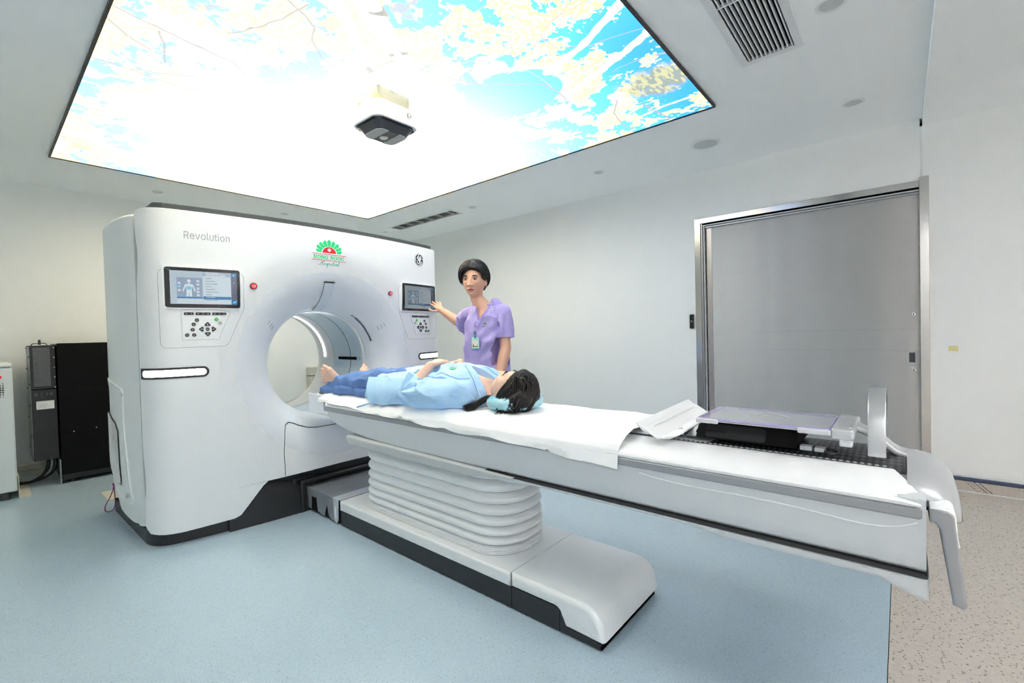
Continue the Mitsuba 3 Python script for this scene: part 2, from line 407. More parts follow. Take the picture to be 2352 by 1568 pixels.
def f_picture(p, n, uv):
    x, y = p.x, p.y
    wx, wy = x + 0.10 * (noise(x * 9, y * 9, 1) - 0.5), y + 0.10 * (noise(x * 9, y * 9, 2) - 0.5)
    # deepest colours at the near end; glare painted into the emission over the scanner
    deep = smoothstep(-2.5, -0.9, x) * smoothstep(0.3, 2.6, y + 0.3)
    glare = dr.exp(-(dr.square((x + 3.75) / 1.1) + dr.square((y - 2.15) / 0.8)))
    sky = mix((0.60, 2.6, 5.6), (0.07, 0.62, 2.2), deep)
    big = fbm(wx * 2.3 + 3.3, wy * 2.3 + 1.1, 4, octaves=2)
    leafn = fbm(wx * 11, wy * 11, 7, octaves=3)
    fine = fbm(x * 55, y * 55, 11, octaves=2)
    cover = smoothstep(0.455, 0.50, big * 0.45 + leafn * 0.42 + 0.16 * (fine - 0.5) + 0.07 + 0.035 * (1 - deep) + 0.10 * smoothstep(2.6, 3.0, y) * deep - 0.05 * deep)
    gap = smoothstep(0.52, 0.62, dr.exp(-(dr.square((x + 1.75) / 0.42) + dr.square((y - 2.12) / 0.32))) + 0.25 * (leafn - 0.5))
    cover = cover * (1 - gap)
    tone = fbm(x * 75, y * 75, 21, octaves=2)
    edge = deep * 0.8 + 0.45 * (1 - smoothstep(0.4, 1.1, y)) * smoothstep(-3.4, -4.8, x)
    leaf = mix((6.0, 4.0, 0.80), (1.05, 0.86, 0.50), edge)
    leaf = mix(leaf, mix((6.0, 5.0, 1.6), (1.6, 1.4, 0.9), edge), smoothstep(0.40, 0.62, tone))
    leaf = mix(leaf, (4.5, 4.5, 3.5), smoothstep(0.52, 0.66, fbm(x * 3.1 + 9, y * 3.1, 77, octaves=2)) * (1 - deep))
    col = mix(sky, leaf, cover)
    # a shaded conifer
    con = dr.exp(-(dr.square((x + 1.03) / 0.30) + dr.square((y - 2.55) / 0.22))) + 0.7 * dr.exp(-(dr.square((x + 4.45) / 0.18) + dr.square((y - 0.55) / 0.13)))
    col = mix(col, mix((0.44, 0.53, 0.50), (0.85, 0.85, 0.5), smoothstep(0.45, 0.62, fbm(x * 70, y * 24, 31, octaves=2))), smoothstep(0.45, 0.8, con + 0.5 * (fbm(x * 20, y * 20, 3) - 0.5)))
    # trunks and branches
    j = 0.012 * (noise(x * 30, y * 30, 40) - 0.5)
    for pts, w in WHITE:
        d = seg_dist(x, y, pts) - w + j
        col = mix(col, (2.5, 2.5, 2.5), 1 - smoothstep(-0.004, 0.004, d))
    thin = mi.Float(9.0)
    for pts in BRANCH:
        thin = dr.minimum(thin, seg_dist(x + j, y - j, pts))
    q = noise(x * 3.7 + 0.5 * noise(x * 9, y * 9, 91), y * 3.7, 90)
    q2 = noise(x * 5.3, y * 5.3 + 0.4 * noise(x * 11, y * 11, 93), 92)
    twig = (1 - smoothstep(0.006, 0.013, dr.abs(q - 0.5))) * smoothstep(0.45, 0.55, noise(x * 4, y * 4, 94)) + (1 - smoothstep(0.006, 0.015, dr.abs(q2 - 0.5))) * smoothstep(0.52, 0.6, noise(x * 3, y * 3, 95))
    col = mix(col, (0.72, 0.72, 0.72), dr.clip(twig, 0, 1) * (0.93 - 0.5 * glare))
    col = mix(col, (0.60, 0.60, 0.64), (1 - smoothstep(0.0035, 0.008, thin)) * 0.97)
    for pts, w in THICK:
        d = seg_dist(x, y, pts) - w
        col = mix(col, mix((1.2, 1.1, 0.9), (0.60, 0.58, 0.50), smoothstep(-0.010, 0.0, d)), 1 - smoothstep(-0.002, 0.003, d))
    for pts, w in (SECOND, MAIN):
        d = seg_dist(x, y, pts, w) + j
        bark = smoothstep(0.55, 0.66, noise(x * 9 - y * 9, (x + y) * 4, 60)) * smoothstep(0.30, 0.55, noise(x * 30, y * 30, 61))
        c = mix((1.9, 1.8, 1.5), (0.55, 0.56, 0.54), bark)
        c = mix(c, (0.72, 0.70, 0.60), smoothstep(-0.025, 0.0, d) * 0.85)
        col = mix(col, c, 1 - smoothstep(-0.003, 0.004, d))
    col = mix(col, (8.0, 7.6, 7.4), glare * 0.72)
    return col * PANEL_GAIN


panel = 'ceiling_light_panel'
_used[panel] = 1
lab(panel, 'large backlit ceiling panel printed with birch trees and blue sky', 'light panel')
ZP = ZC - 0.010
v = np.array([[PX0 + 0.012, PY0 + 0.012, ZP], [PX1 - 0.012, PY0 + 0.012, ZP], [PX1 - 0.012, PY1 - 0.012, ZP], [PX0 + 0.012, PY1 - 0.012, ZP]])
key = key_of('printed_film', panel)
pr('m_film_print', (0.03, 0.03, 0.03), 0.6, spec=0.1)
scene[key] = mikit.ply((v, np.array([[0, 2, 1], [0, 3, 2]])), 'm_film_print', uv=v[:, :2], emitter={'type': 'area', 'radiance': mikit.proc(f_picture)})
for b in ((PX0, PX1, PY0 - 0.001, PY0 + 0.011), (PX0, PX1, PY1 - 0.011, PY1 + 0.001), (PX0 - 0.001, PX0 + 0.011, PY0, PY1), (PX1 - 0.011, PX1 + 0.001, PY0, PY1)):
    add('frame', box(b[0], b[1], b[2], b[3], ZC - 0.016, ZC + 0.02, 0.001), 'm_black', panel)


# unseen LED ceiling lamps, out of view, placed to brighten the near room
for lx, ly, gain_, where in ((1.6, 1.1, 1.9, 'above the beige floor'), (0.9, -1.0, 1.1, 'by the near wall'), (-2.3, -1.05, 0.2, 'opposite the scanner side')):
    k = key_of('unseen_ceiling_lamp')
    lab(k, f'unseen long white LED ceiling lamp {where}, out of view, placed to light the near room', 'ceiling lamp', 'unseen LED lamps lighting the near room')
    m = prism(sg.box(-0.62, -0.32, 0.62, 0.32) - sg.box(-0.59, -0.29, 0.59, 0.29), 0.025)
    ZL = ZS if lx - 0.62 > XSTEP else ZC
    m.apply_translation((lx, ly, ZL - 0.024))
    add('frame', m, 'm_white', k)
    v = np.array([[lx - .59, ly - .29, ZL - .012], [lx + .59, ly - .29, ZL - .012], [lx + .59, ly + .29, ZL - .012], [lx - .59, ly + .29, ZL - .012]])
    scene[k + '__diffuser'] = mikit.ply((v, np.array([[0, 2, 1], [0, 3, 2]])), 'm_white', emitter={'type': 'area', 'radiance': rgb((1.02 * UNSEEN_LAMP_GAIN * gain_, 1.0 * UNSEEN_LAMP_GAIN * gain_, 1.0 * UNSEEN_LAMP_GAIN * gain_))})


# ------------------------------------------------------------------ ceiling fittings
def ring_plate(cx, cy, r0, r1, z0, z1, n=40):
    s = sg.Point(0, 0).buffer(r1, quad_segs=n // 4)
    if r0:
        s = s - sg.Point(0, 0).buffer(r0, quad_segs=n // 4)
    m = prism(s, z1 - z0)
    m.apply_translation((cx, cy, z0))
    return m


pr('m_lamp_off', (0.60, 0.62, 0.60), 0.5)
spots = [(-5.325, 1.165, 0.046, 'above the left end of the scanner, in the ceiling'), (-5.321, 2.326, 0.045, 'behind the light panel above the middle of the scanner'),
         (-5.323, 3.662, 0.045, 'left of the far air grille'), (-3.647, 3.66, 0.045, 'right of the far air grille'),
         (-2.049, 3.661, 0.046, 'midway between the far grille and the large round speaker'), (-0.224, 3.685, 0.06, 'above the top right of the steel door'),
         (-0.227, 2.493, 0.06, 'right of the near air grille, at the top edge')]
for x, y, r, where in spots:
    k = 'downlight' if not _used.get('downlight') else f"downlight_{_used['downlight']:03d}"
    _used['downlight'] = _used.get('downlight', 0) + 1
    lab(k, f'small white downlight {where}', 'downlight', 'recessed downlights in the ceiling')
    add('trim_ring', ring_plate(x, y, r * 0.78, r, ZC - 0.006, ZC + 0.001), 'm_white', k, smooth=40)
    add('diffuser', ring_plate(x, y, 0, r * 0.8, ZC - 0.003, ZC + 0.001), 'm_lamp_off', k)
k = 'ceiling_speaker'
_used[k] = 1
lab(k, 'larger round white ceiling speaker above the left part of the steel door', 'speaker')
add('rim', ring_plate(-1.136, 3.682, 0.088, 0.105, ZC - 0.009, ZC + 0.001), 'm_white', k, smooth=40)
add('mesh_cover', ring_plate(-1.136, 3.682, 0, 0.09, ZC - 0.005, ZC + 0.001), 'm_lamp_off', k)


def grille(name, b, border, n, cross, label, slat_t, depth, slat_b, lip=0.006, inner=None):
    x0, x1, y0, y1 = b
    _used[name] = 1
    lab(name, label, 'air grille')
    fr = sg.box(x0, y0, x1, y1) - sg.box(x0 + border, y0 + border, x1 - border, y1 - border)
    m = prism(fr, lip)
    m.apply_translation((0, 0, ZC - lip + 0.0005))
    add('frame', m, 'm_white', name)
    add('duct', cat([box(x0 + border, x1 - border, y0 + border, y1 - border, ZC + 0.14, ZC + 0.149)] +
                    [box(*c, ZC + 0.012, ZC + 0.149) for c in ((x0 + border - .002, x0 + border + .001, y0 + border, y1 - border), (x1 - border - .001, x1 - border + .002, y0 + border, y1 - border),
                                                             (x0 + border, x1 - border, y0 + border - .002, y0 + border + .001), (x0 + border, x1 - border, y1 - border - .001, y1 - border + .002))]), inner or 'm_black_matte', name)
    w = x1 - x0 - 2 * border
    for i in range(n):
        x = x0 + border + w * (i + 0.5) / n
        add('slat', box(x - slat_t / 2, x + slat_t / 2, y0 + border, y1 - border, ZC - 0.002, ZC + depth), slat_b, name)
    for y in cross:
        add('cross_bar', box(x0 + border, x1 - border, y - 0.005, y + 0.005, ZC - 0.001, ZC + 0.012), 'm_white', name)


grille('air_grille', V1, 0.036, 11, (2.19, 1.75), 'white air grille with long dark gaps between slats at top right, beside the picture panel', 0.006, 0.02, 'm_white_bright')
pr('m_vent_in', (0.25, 0.26, 0.25), 0.7)
grille('air_grille_001', V2, 0.02, 6, (), 'long narrow pale grey air grille in the ceiling over the right end of the scanner', 0.012, 0.012, 'm_lamp_off', inner='m_vent_in')

# ------------------------------------------------------------------ the CT scanner
YC, ZB = 1.645, 0.97                                # axis of the bore
RF, RT = 0.63, 0.377                                # flare ring, throat
XT = -3.28                                          # throat
BEV = 0.022                                         # the ring lies a little behind the front
S0, S1 = 0.72, 2.57                                 # the gently bowed part of the front


def bow(y):
    return -2.985 - 0.105 * ((np.asarray(y) - YC) / 0.95) ** 2


def plan(s):
    """Front of the scanner in plan by arc length: bowed front, rounded corners."""
    s = np.asarray(s, float)
    X, Y = bow(s), s.copy()
    for side in (0, 1):
        t = (S0 - s) / 0.21 if side == 0 else (s - S1) / 0.21
        on = t > 0
        t = np.clip(t, 0, 1.4)
        x0 = bow(S0)
        P0, P1, P2 = (x0, 0.72), (x0 - 0.028, 0.60), (-3.26, 0.598)
        bx = (1 - t) ** 2 * P0[0] + 2 * t * (1 - t) * P1[0] + t * t * P2[0]
        by = (1 - t) ** 2 * P0[1] + 2 * t * (1 - t) * P1[1] + t * t * P2[1]
        X = np.where(on, bx, X)
        Y = np.where(on, by if side == 0 else 2 * YC - by, Y)
    return X, Y


def flare_x(r, y):
    """Depth of the flare at radius r: from the ring into the throat."""
    t = np.arcsin(np.clip((RF - r) / (RF - RT), 0, 1)) / (PI / 2)
    xr = bow(y) - BEV
    return xr + (XT - xr) * (0.30 * t + 0.70 * (1 - np.cos(t * PI / 2)))


def front_x(y, z):
    r = np.hypot(y - YC, z - 0.966)
    t = np.clip((0.80 - r) / (0.80 - RF), 0, 1)
    x = plan(y)[0] - BEV * t ** 2 * (1.6 - 0.6 * t)
    return np.where(r < RF, flare_x(r, y), x)


def on_front(mesh, w0):
    """A mesh drawn in (along the front, up, out) laid on the scanner's front."""
    m = mesh.copy()
    s, z, w = m.vertices.T
    X, Y = plan(s)
    dX, dY = [b - a for a, b in zip(plan(s - 1e-3), plan(s + 1e-3))]
    L = np.hypot(dX, dY)
    xf = front_x(s, z)
    m.vertices = np.stack([xf + (w0 + w) * dY / L, Y - (w0 + w) * dX / L, z], 1)
    return m


def decal(shape, w0=0.0, w1=0.001):
    m = prism(shape, w1 - w0)
    if max(np.ptp(m.vertices[:, 0]), np.ptp(m.vertices[:, 1])) > 0.08:
        v, f = trimesh.remesh.subdivide_to_size(m.vertices, m.faces, 0.03)
        m = trimesh.Trimesh(v, f, process=False)
    return on_front(m, w0)


ct = 'ct_scanner'
_used[ct] = 1
lab(ct, 'large white CT scanner gantry with a round bore and two touchscreens', 'CT scanner')

# front cover: between its outline and the flare ring
right = [(2.78, 1.86), (2.78, 0.10), (2.72, 0.075), (2.55, 0.072), (2.30, 0.08), (2.245, 0.113), (2.195, 0.18), (2.157, 0.238), (2.126, 0.262), (YC, 0.268)]
left = [(2 * YC - s, z) for s, z in right[::-1]]


def left_edge(z):
    """The cover's left edge: it swings back where the dark gap shows."""
    return 0.512 + 0.030 * np.exp(-((z - 1.62) / 0.13) ** 2) + 0.020 * np.exp(-((z - 0.36) / 0.12) ** 2)


zz = np.linspace(0.10, 1.86, 60)
out = [(2.79, 1.86)] + right[1:] + left[1:-2] + [(0.56, 0.074)] + [(float(left_edge(z)), float(z)) for z in zz] + [(0.535, 1.876), (0.60, 1.88)] + [(s, 1.88) for s in np.linspace(0.7, 2.7, 20)] + [(2.765, 1.876)]
ring_out = sg.LinearRing(out)
angs = np.linspace(0, 2 * PI, 361)[:-1]
outer = []
for a in angs:
    far = sg.LineString([(YC, 0.966), (YC + 3 * np.cos(a), 0.966 + 3 * np.sin(a))]).intersection(ring_out)
    p = far if far.geom_type == 'Point' else min(far.geoms, key=lambda g: g.distance(sg.Point(YC, 0.966)))
    outer.append((p.x, p.y))
for c in out:                                       # corners of the outline get a ray of their own
    i = int(np.argmin([abs((math.atan2(c[1] - 0.966, c[0] - YC) - a + PI) % (2 * PI) - PI) for a in angs]))
    if np.hypot(outer[i][0] - c[0], outer[i][1] - c[1]) < 0.02:
        outer[i] = c
outer = np.array(outer)
inner = np.stack([YC + RF * np.cos(angs), 0.966 + RF * np.sin(angs)], 1)
tt = np.r_[np.linspace(0, 1, 9) * 0.1, np.linspace(0.13, 1, 34)]
d = np.linalg.norm(outer - inner, axis=1, keepdims=True)
rows = []
for t in tt:
    k = np.minimum(t * 1.0, 1.0)
    rows.append(inner + (outer - inner) * k)
sv = np.array(rows)                                  # (n, 360, 2)
flat = sv.reshape(-1, 2)
X, Y = plan(flat[:, 0])
P = np.stack([front_x(flat[:, 0], flat[:, 1]), Y, flat[:, 1]], 1)
# round the top edge and turn the rim back
P = P.reshape(sv.shape[0], -1, 3)
dX, dY = [b - a for a, b in zip(plan(outer[:, 0] - 1e-3), plan(outer[:, 0] + 1e-3))]
L = np.hypot(dX, dY)
nrm = np.stack([dY / L, -dX / L, 0 * L], 1)
rim = [P[-1] - nrm * h + (np.array([[0, 0, 1.0]]) * g) for h, g in ((0.004, 0.002), (0.03, 0.002))]
P = np.concatenate([P, np.array(rim)])
m = grid(P, close_v=True)
m.fix_normals()
front = add('front_cover', m, 'm_white', ct, smooth=35)

# flare and bore
fl = []
for t in np.linspace(0, 1, 20):
    r = RF - (RF - RT) * np.sin(t * PI / 2)
    zc = 0.966 + (ZB - 0.966) * t
    y, z = YC + r * np.cos(angs), zc + r * np.sin(angs)
    xr = bow(y) - BEV
    fl.append(np.stack([xr + (XT - xr) * (0.30 * t + 0.70 * (1 - np.cos(t * PI / 2))), y, z], 1))
add('bore_flare', grid(fl, close_v=True), 'm_flare', ct, smooth=True)


def bore(profile, a0=0, a1=360, n=120):
    """A surface around the bore's axis from (x, r) pairs."""
    full = abs(a1 - a0) >= 360
    a = np.radians(np.linspace(a0, a1, n + (not full)))[: n if full else None] if full else np.radians(np.linspace(a0, a1, n))
    P = [np.stack([np.full(len(a), x), YC + r * np.cos(a), ZB + r * np.sin(a)], 1) for x, r in profile]
    return grid(P, close_v=full)


def bore_solid(x0, x1, r0, r1, a0, a1, n=40):
    """A curved bar on the bore's wall, closed."""
    a = np.radians(np.linspace(a0, a1, n))
    rings = [[(x, YC + r * np.cos(t), ZB + r * np.sin(t)) for x, r in ((x0, r0), (x1, r0), (x1, r1), (x0, r1))] for t in a]
    return loft(rings)


rim_ = add('throat_ring', bore([(XT + 0.001, 0.380), (XT + 0.006, 0.377), (XT, 0.372), (XT - 0.02, 0.371), (XT - 0.03, 0.376)]), 'm_white', ct, smooth=True)
tun = add('bore_window', bore([(XT - 0.025, 0.377), (-3.482, 0.378)]), 'm_film', ct, smooth=True, label='pale blue translucent bore liner')
add('bore_window', bore([(-3.49, 0.378), (-3.755, 0.378)]), 'm_film', ct, smooth=True, label='pale blue translucent bore liner')
add('scan_slot', bore([(-3.480, 0.378), (-3.481, 0.385), (-3.491, 0.385), (-3.492, 0.378)]), 'm_black', ct, smooth=True, label='thin dark slot around the bore')
add('seam_ring', bore([(-3.755, 0.378), (-3.756, 0.3765), (-3.760, 0.3765), (-3.762, 0.378)]), 'm_line', ct, smooth=True)
rr = add('rear_bore_ring', bore([(-3.762, 0.378), (-3.98, 0.379), (-4.06, 0.392), (-4.14, 0.44), (-4.22, 0.55)]), 'm_white', ct, smooth=True)
scene['m_glow'] = {'type': 'twosided', 'b': {'type': 'diffuse', 'reflectance': rgb((0.8, 0.8, 0.8))}}
key = key_of('light_strip', ct)
scene[key] = mikit.ply(bore_solid(-3.925, -3.895, 0.372, 0.379, 1, 76), 'm_glow', emitter={'type': 'area', 'radiance': rgb((2.4, 2.5, 2.6))})
labels[key] = {'label': 'glowing white light arc inside the bore'}
add('laser_window', bore_solid(-3.675, -3.392, 0.373, 0.379, -2, 1.5, 4), 'm_black_gloss', ct, label='black horizontal window in the bore wall')
add('sensor', bore_solid(-3.352, -3.330, 0.374, 0.379, -1.8, 1.2, 4), 'm_letter', ct)


def flare_bar(r0, r1, a0, a1, n=24):
    """A thin bar lying on the flare between two radii and two angles."""
    rings = []
    for t in np.radians(np.linspace(a0, a1, n)):
        row = []
        for r, lift in ((r0, 0.0), (r1, 0.0), (r1, 0.003), (r0, 0.003)):
            y, z = YC + r * np.cos(t), ZB + r * np.sin(t)
            row.append((float(flare_x(r, y)) + lift, y - lift * np.cos(t), z - lift * np.sin(t)))
        rings.append(row)
    return loft(rings)


add('indicator_slot', flare_bar(0.400, 0.4055, 20, 53), 'm_dark', ct, label='curved dark slot on the flare')
add('indicator_led', flare_bar(0.399, 0.4065, 54, 58, 4), 'm_letter', ct)
for r in (0.462, 0.485, 0.508):
    for c in (31, 147):
        add('speaker_slit', flare_bar(r, r + 0.0028, c - 2, c + 2, 4), 'm_letter', ct)
# the display strip above the throat
st = []
for t in np.linspace(0, 1, 14):
    r = 0.562 + (0.384 - 0.562) * t
    yc = 1.612 - 0.0 * t
    w = 0.036
    row = []
    for dy, lift in ((-w, 0.002), (w, 0.002), (w, 0.006), (-w, 0.006)):
        z = 0.966 + math.sqrt(max(r * r - (yc - YC) ** 2, 0))
        row.append((float(flare_x(r, yc)) + lift, yc + dy, z - lift))
    st.append(row)
sp = add('display_strip', loft(st), pr('m_strip', (0.70, 0.77, 0.83), 0.08, spec=0.7), ct, smooth=30, label='glossy display strip over the bore')
a0 = np.array(st[0])
add('strip_edge', box(a0[:, 0].min() - 0.004, a0[:, 0].max() + 0.003, 1.574, 1.650, a0[:, 2].max() - 0.002, a0[:, 2].max() + 0.006), 'm_black', sp)
add('strip_edge', tube([(p[3][0], p[3][1], p[3][2]) for p in st], 0.0018, 6), 'm_dark', sp)

# dark body inside, seen through the gaps
body = box(-4.17, -3.215, 0.625, 2.665, 0.04, 1.868)
hole_ = trimesh.creation.cylinder(0.52, 3, sections=48, transform=trimesh.transformations.rotation_matrix(PI / 2, (0, 1, 0))).apply_translation((-3.7, YC, ZB))
add('inner_frame', tm(mf(body) - mf(hole_)), 'm_dark', ct)
# side covers
side = np.array([(-3.285, 0.600), (-3.30, 0.590), (-3.36, 0.566), (-3.42, 0.554), (-3.52, 0.547), (-3.65, 0.545), (-3.78, 0.549), (-3.90, 0.562), (-4.0, 0.585), (-4.08, 0.62), (-4.15, 0.68), (-4.19, 0.76)])
side = np.array([*side[:1], *spline(side[1:], 40)])


def shell(pts, inner_pts, z0, z1, r, bulge):
    """An upright cover: plan outline (outer, then inner), top edge rounded, the outer face moved by bulge(x, z)."""
    rings = []
    zs = [(z0, 0.0)] + [(z, 0.0) for z in np.linspace(z0 + 0.02, z1 - r, 34)] + [(z1 - r * (1 - math.sin(a)), r * (1 - math.cos(a))) for a in np.linspace(0.3, PI / 2, 5)]
    for z, ins in zs:
        o = pts.copy()
        o[:, 1] += ins + np.array([bulge(x, z) for x in pts[:, 0]])
        i = inner_pts
        rings.append(np.vstack([np.c_[o, np.full(len(o), z)], np.c_[i, np.full(len(i), z)]]))
    return loft(rings)


def bulge(x, z):
    # the sculpted crease: the rear half stands a little proud, its edge swinging forward with height
    edge = -3.40 - 0.10 * (1 / (1 + math.exp(-(z - 1.35) * 9)))
    w = 1 / (1 + math.exp((x - edge) * 70))
    low = max(0.0, (0.45 - z)) ** 2 * 0.25
    return -0.006 * w + low * (1 if x < -3.35 else 0.5)


inner_pts = np.array([(-4.19, 0.90), (-3.285, 0.90)])
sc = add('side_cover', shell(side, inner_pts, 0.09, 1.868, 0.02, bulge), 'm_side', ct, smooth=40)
mir = lambda q: np.c_[q[:, 0], 2 * YC - q[:, 1]]
ms = shell(side, inner_pts, 0.09, 1.868, 0.02, bulge)
ms.vertices[:, 1] = 2 * YC - ms.vertices[:, 1]
ms.faces = ms.faces[:, ::-1]
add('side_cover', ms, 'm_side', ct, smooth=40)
# back cover around the bore
bc = sg.box(0.74, 0.09, 2 * YC - 0.74, 1.862) - sg.Point(YC, ZB).buffer(0.52, quad_segs=24)
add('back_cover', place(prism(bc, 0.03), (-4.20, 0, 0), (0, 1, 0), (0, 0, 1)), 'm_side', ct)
# roof: dark cap and the black ridge behind the front cover's top edge
sr = np.linspace(0.60, 2.69, 50)
Xr, Yr = plan(sr)
roof = poly(list(zip(Xr - 0.03, Yr)) + [(-4.12, 2.60), (-4.12, 0.69)])
m = prism(roof, 0.02)
m.apply_translation((0, 0, 1.862))
add('roof', m, 'm_dark', ct)
sr = np.linspace(0.66, 2.63, 50)
Xr, Yr = plan(sr)
ridge = poly(list(zip(Xr - 0.035, Yr)) + list(zip(Xr[::-1] - 0.40, Yr[::-1]))).buffer(-0.03).buffer(0.03)
m = prism(ridge, 0.034)
m.apply_translation((0, 0, 1.882))
add('top_rail', m, 'm_dark', ct, label='black rail along the top edge')
# plinth
sp_ = np.linspace(0.53, 2.76, 80)
Xp, Yp = plan(sp_)
pl_ = poly(list(zip(np.clip(Xp - 0.045, -9, -3.02), Yp)) + [(-4.1, 2.70), (-4.1, 0.59)])
m = prism(pl_, 0.085)
add('plinth', m, 'm_black', ct, label='black plinth on the floor')
low = poly([(s, 0.0) for s in np.linspace(0.95, 2.34, 40)] + [(s, 0.29) for s in np.linspace(2.34, 0.95, 40)])
add('plinth_front', on_front(prism(low, 0.02), -0.035), 'm_black', ct)
add('dock_frame', cat([box(-3.2, -3.035, 1.325, 1.355, 0, 0.225, 0.01), box(-3.2, -3.035, 1.935, 1.965, 0, 0.225, 0.01), box(-3.2, -3.035, 1.325, 1.965, 0.20, 0.23, 0.01)]), 'm_black', ct)
add('dock_frame', cat([box(-3.2, -2.995, 1.358, 1.385, 0, 0.205, 0.01), box(-3.2, -2.995, 1.905, 1.932, 0, 0.205, 0.01), box(-3.2, -2.995, 1.358, 1.932, 0.18, 0.21, 0.01)]), 'm_black', ct)
# dark seam of the dock cover under the bore
half = [(1.262, 0.27), (1.263, 0.36), (1.266, 0.43), (1.285, 0.545), (1.298, 0.583), (1.322, 0.594), (1.35, 0.585), (1.39, 0.562), (1.456, 0.536), (1.525, 0.524), (YC, 0.520)]
pts = np.array(half + [(2 * YC - y, z) for y, z in half[-2::-1]])
pts = np.concatenate([np.linspace(a, b, 6)[:-1] for a, b in zip(pts[:-1], pts[1:])])
add('dock_cover_seam', tube(np.c_[front_x(pts[:, 0], pts[:, 1]) + 0.0005, pts], np.where((pts[:, 0] > 1.30) & (pts[:, 0] < 1.99), 0.0035, 0.002), 8), 'm_dark', ct)
pts = np.array([(0.95, 0.254), (1.05, 0.258), (1.165, 0.263)])
add('crease', tube(np.c_[front_x(pts[:, 0], pts[:, 1]) - 0.0005, pts], [0.0006, 0.0014, 0.0018], 6), 'm_line', ct)
# air vent panel low on the left side cover
sx = lambda x: np.interp(x, side[::-1, 0], side[::-1, 1])


def on_side(shape, w0, w1):
    m = prism(shape, w1 - w0)
    x, z, w = m.vertices.T.copy()
    m.vertices = np.stack([x, sx(x) + np.array([bulge(a, b) for a, b in zip(x, z)]) - w0 - w, z], 1)
    return m


po = poly([(-3.42, 0.205), (-3.385, 0.24), (-3.40, 0.45), (-3.425, 0.66), (-3.425, 0.86), (-3.44, 0.88), (-3.60, 0.90), (-3.78, 0.915), (-3.95, 0.92), (-4.0, 0.90), (-4.02, 0.36), (-3.93, 0.28), (-3.7, 0.22)])
vp = add('vent_panel', on_side(po.segmentize(0.05), -0.004, 0.006), 'm_side', ct, smooth=30)
gp = poly([(-3.545, 0.30), (-3.53, 0.34), (-3.55, 0.62), (-3.60, 0.66), (-3.80, 0.70), (-3.93, 0.70), (-3.95, 0.42), (-3.83, 0.36), (-3.68, 0.31)])
add('mesh_back', on_side(gp.segmentize(0.05), 0.004, 0.0075), 'm_dark', vp)
for z in np.arange(0.312, 0.700, 0.0085):
    seg = sg.LineString([(-4.2, z), (-3.3, z)]).intersection(gp)
    if seg.length > 0.03:
        x0, x1 = seg.bounds[0], seg.bounds[2]
        xs = np.linspace(x0, x1, 6)
        add('vent_slat', tube([(x, sx(x) + bulge(x, z) - 0.0085, z) for x in xs], 0.0033, 4), 'm_side', vp)
for x, z in ((-3.435, 0.845), (-3.43, 0.255)):
    add('plug', trimesh.creation.cylinder(0.013, 0.004, sections=20, transform=trimesh.transformations.rotation_matrix(PI / 2, (1, 0, 0))).apply_translation((x, sx(x) - 0.009, z)), 'm_button_grey', vp)

# ------------------------------------------------------------------ screens, keypads, lights, signs on the front
pr('m_scr_bezel', (0.012, 0.012, 0.014), 0.10)


def emit(name, shape, w0, w1, colr, parent, gain=1.0):
    key = key_of(name, parent)
    scene[key] = mikit.ply(decal(shape, w0, w1), 'm_scr_bezel', emitter={'type': 'area', 'radiance': rgb(tuple(c * gain for c in colr))})
    return key


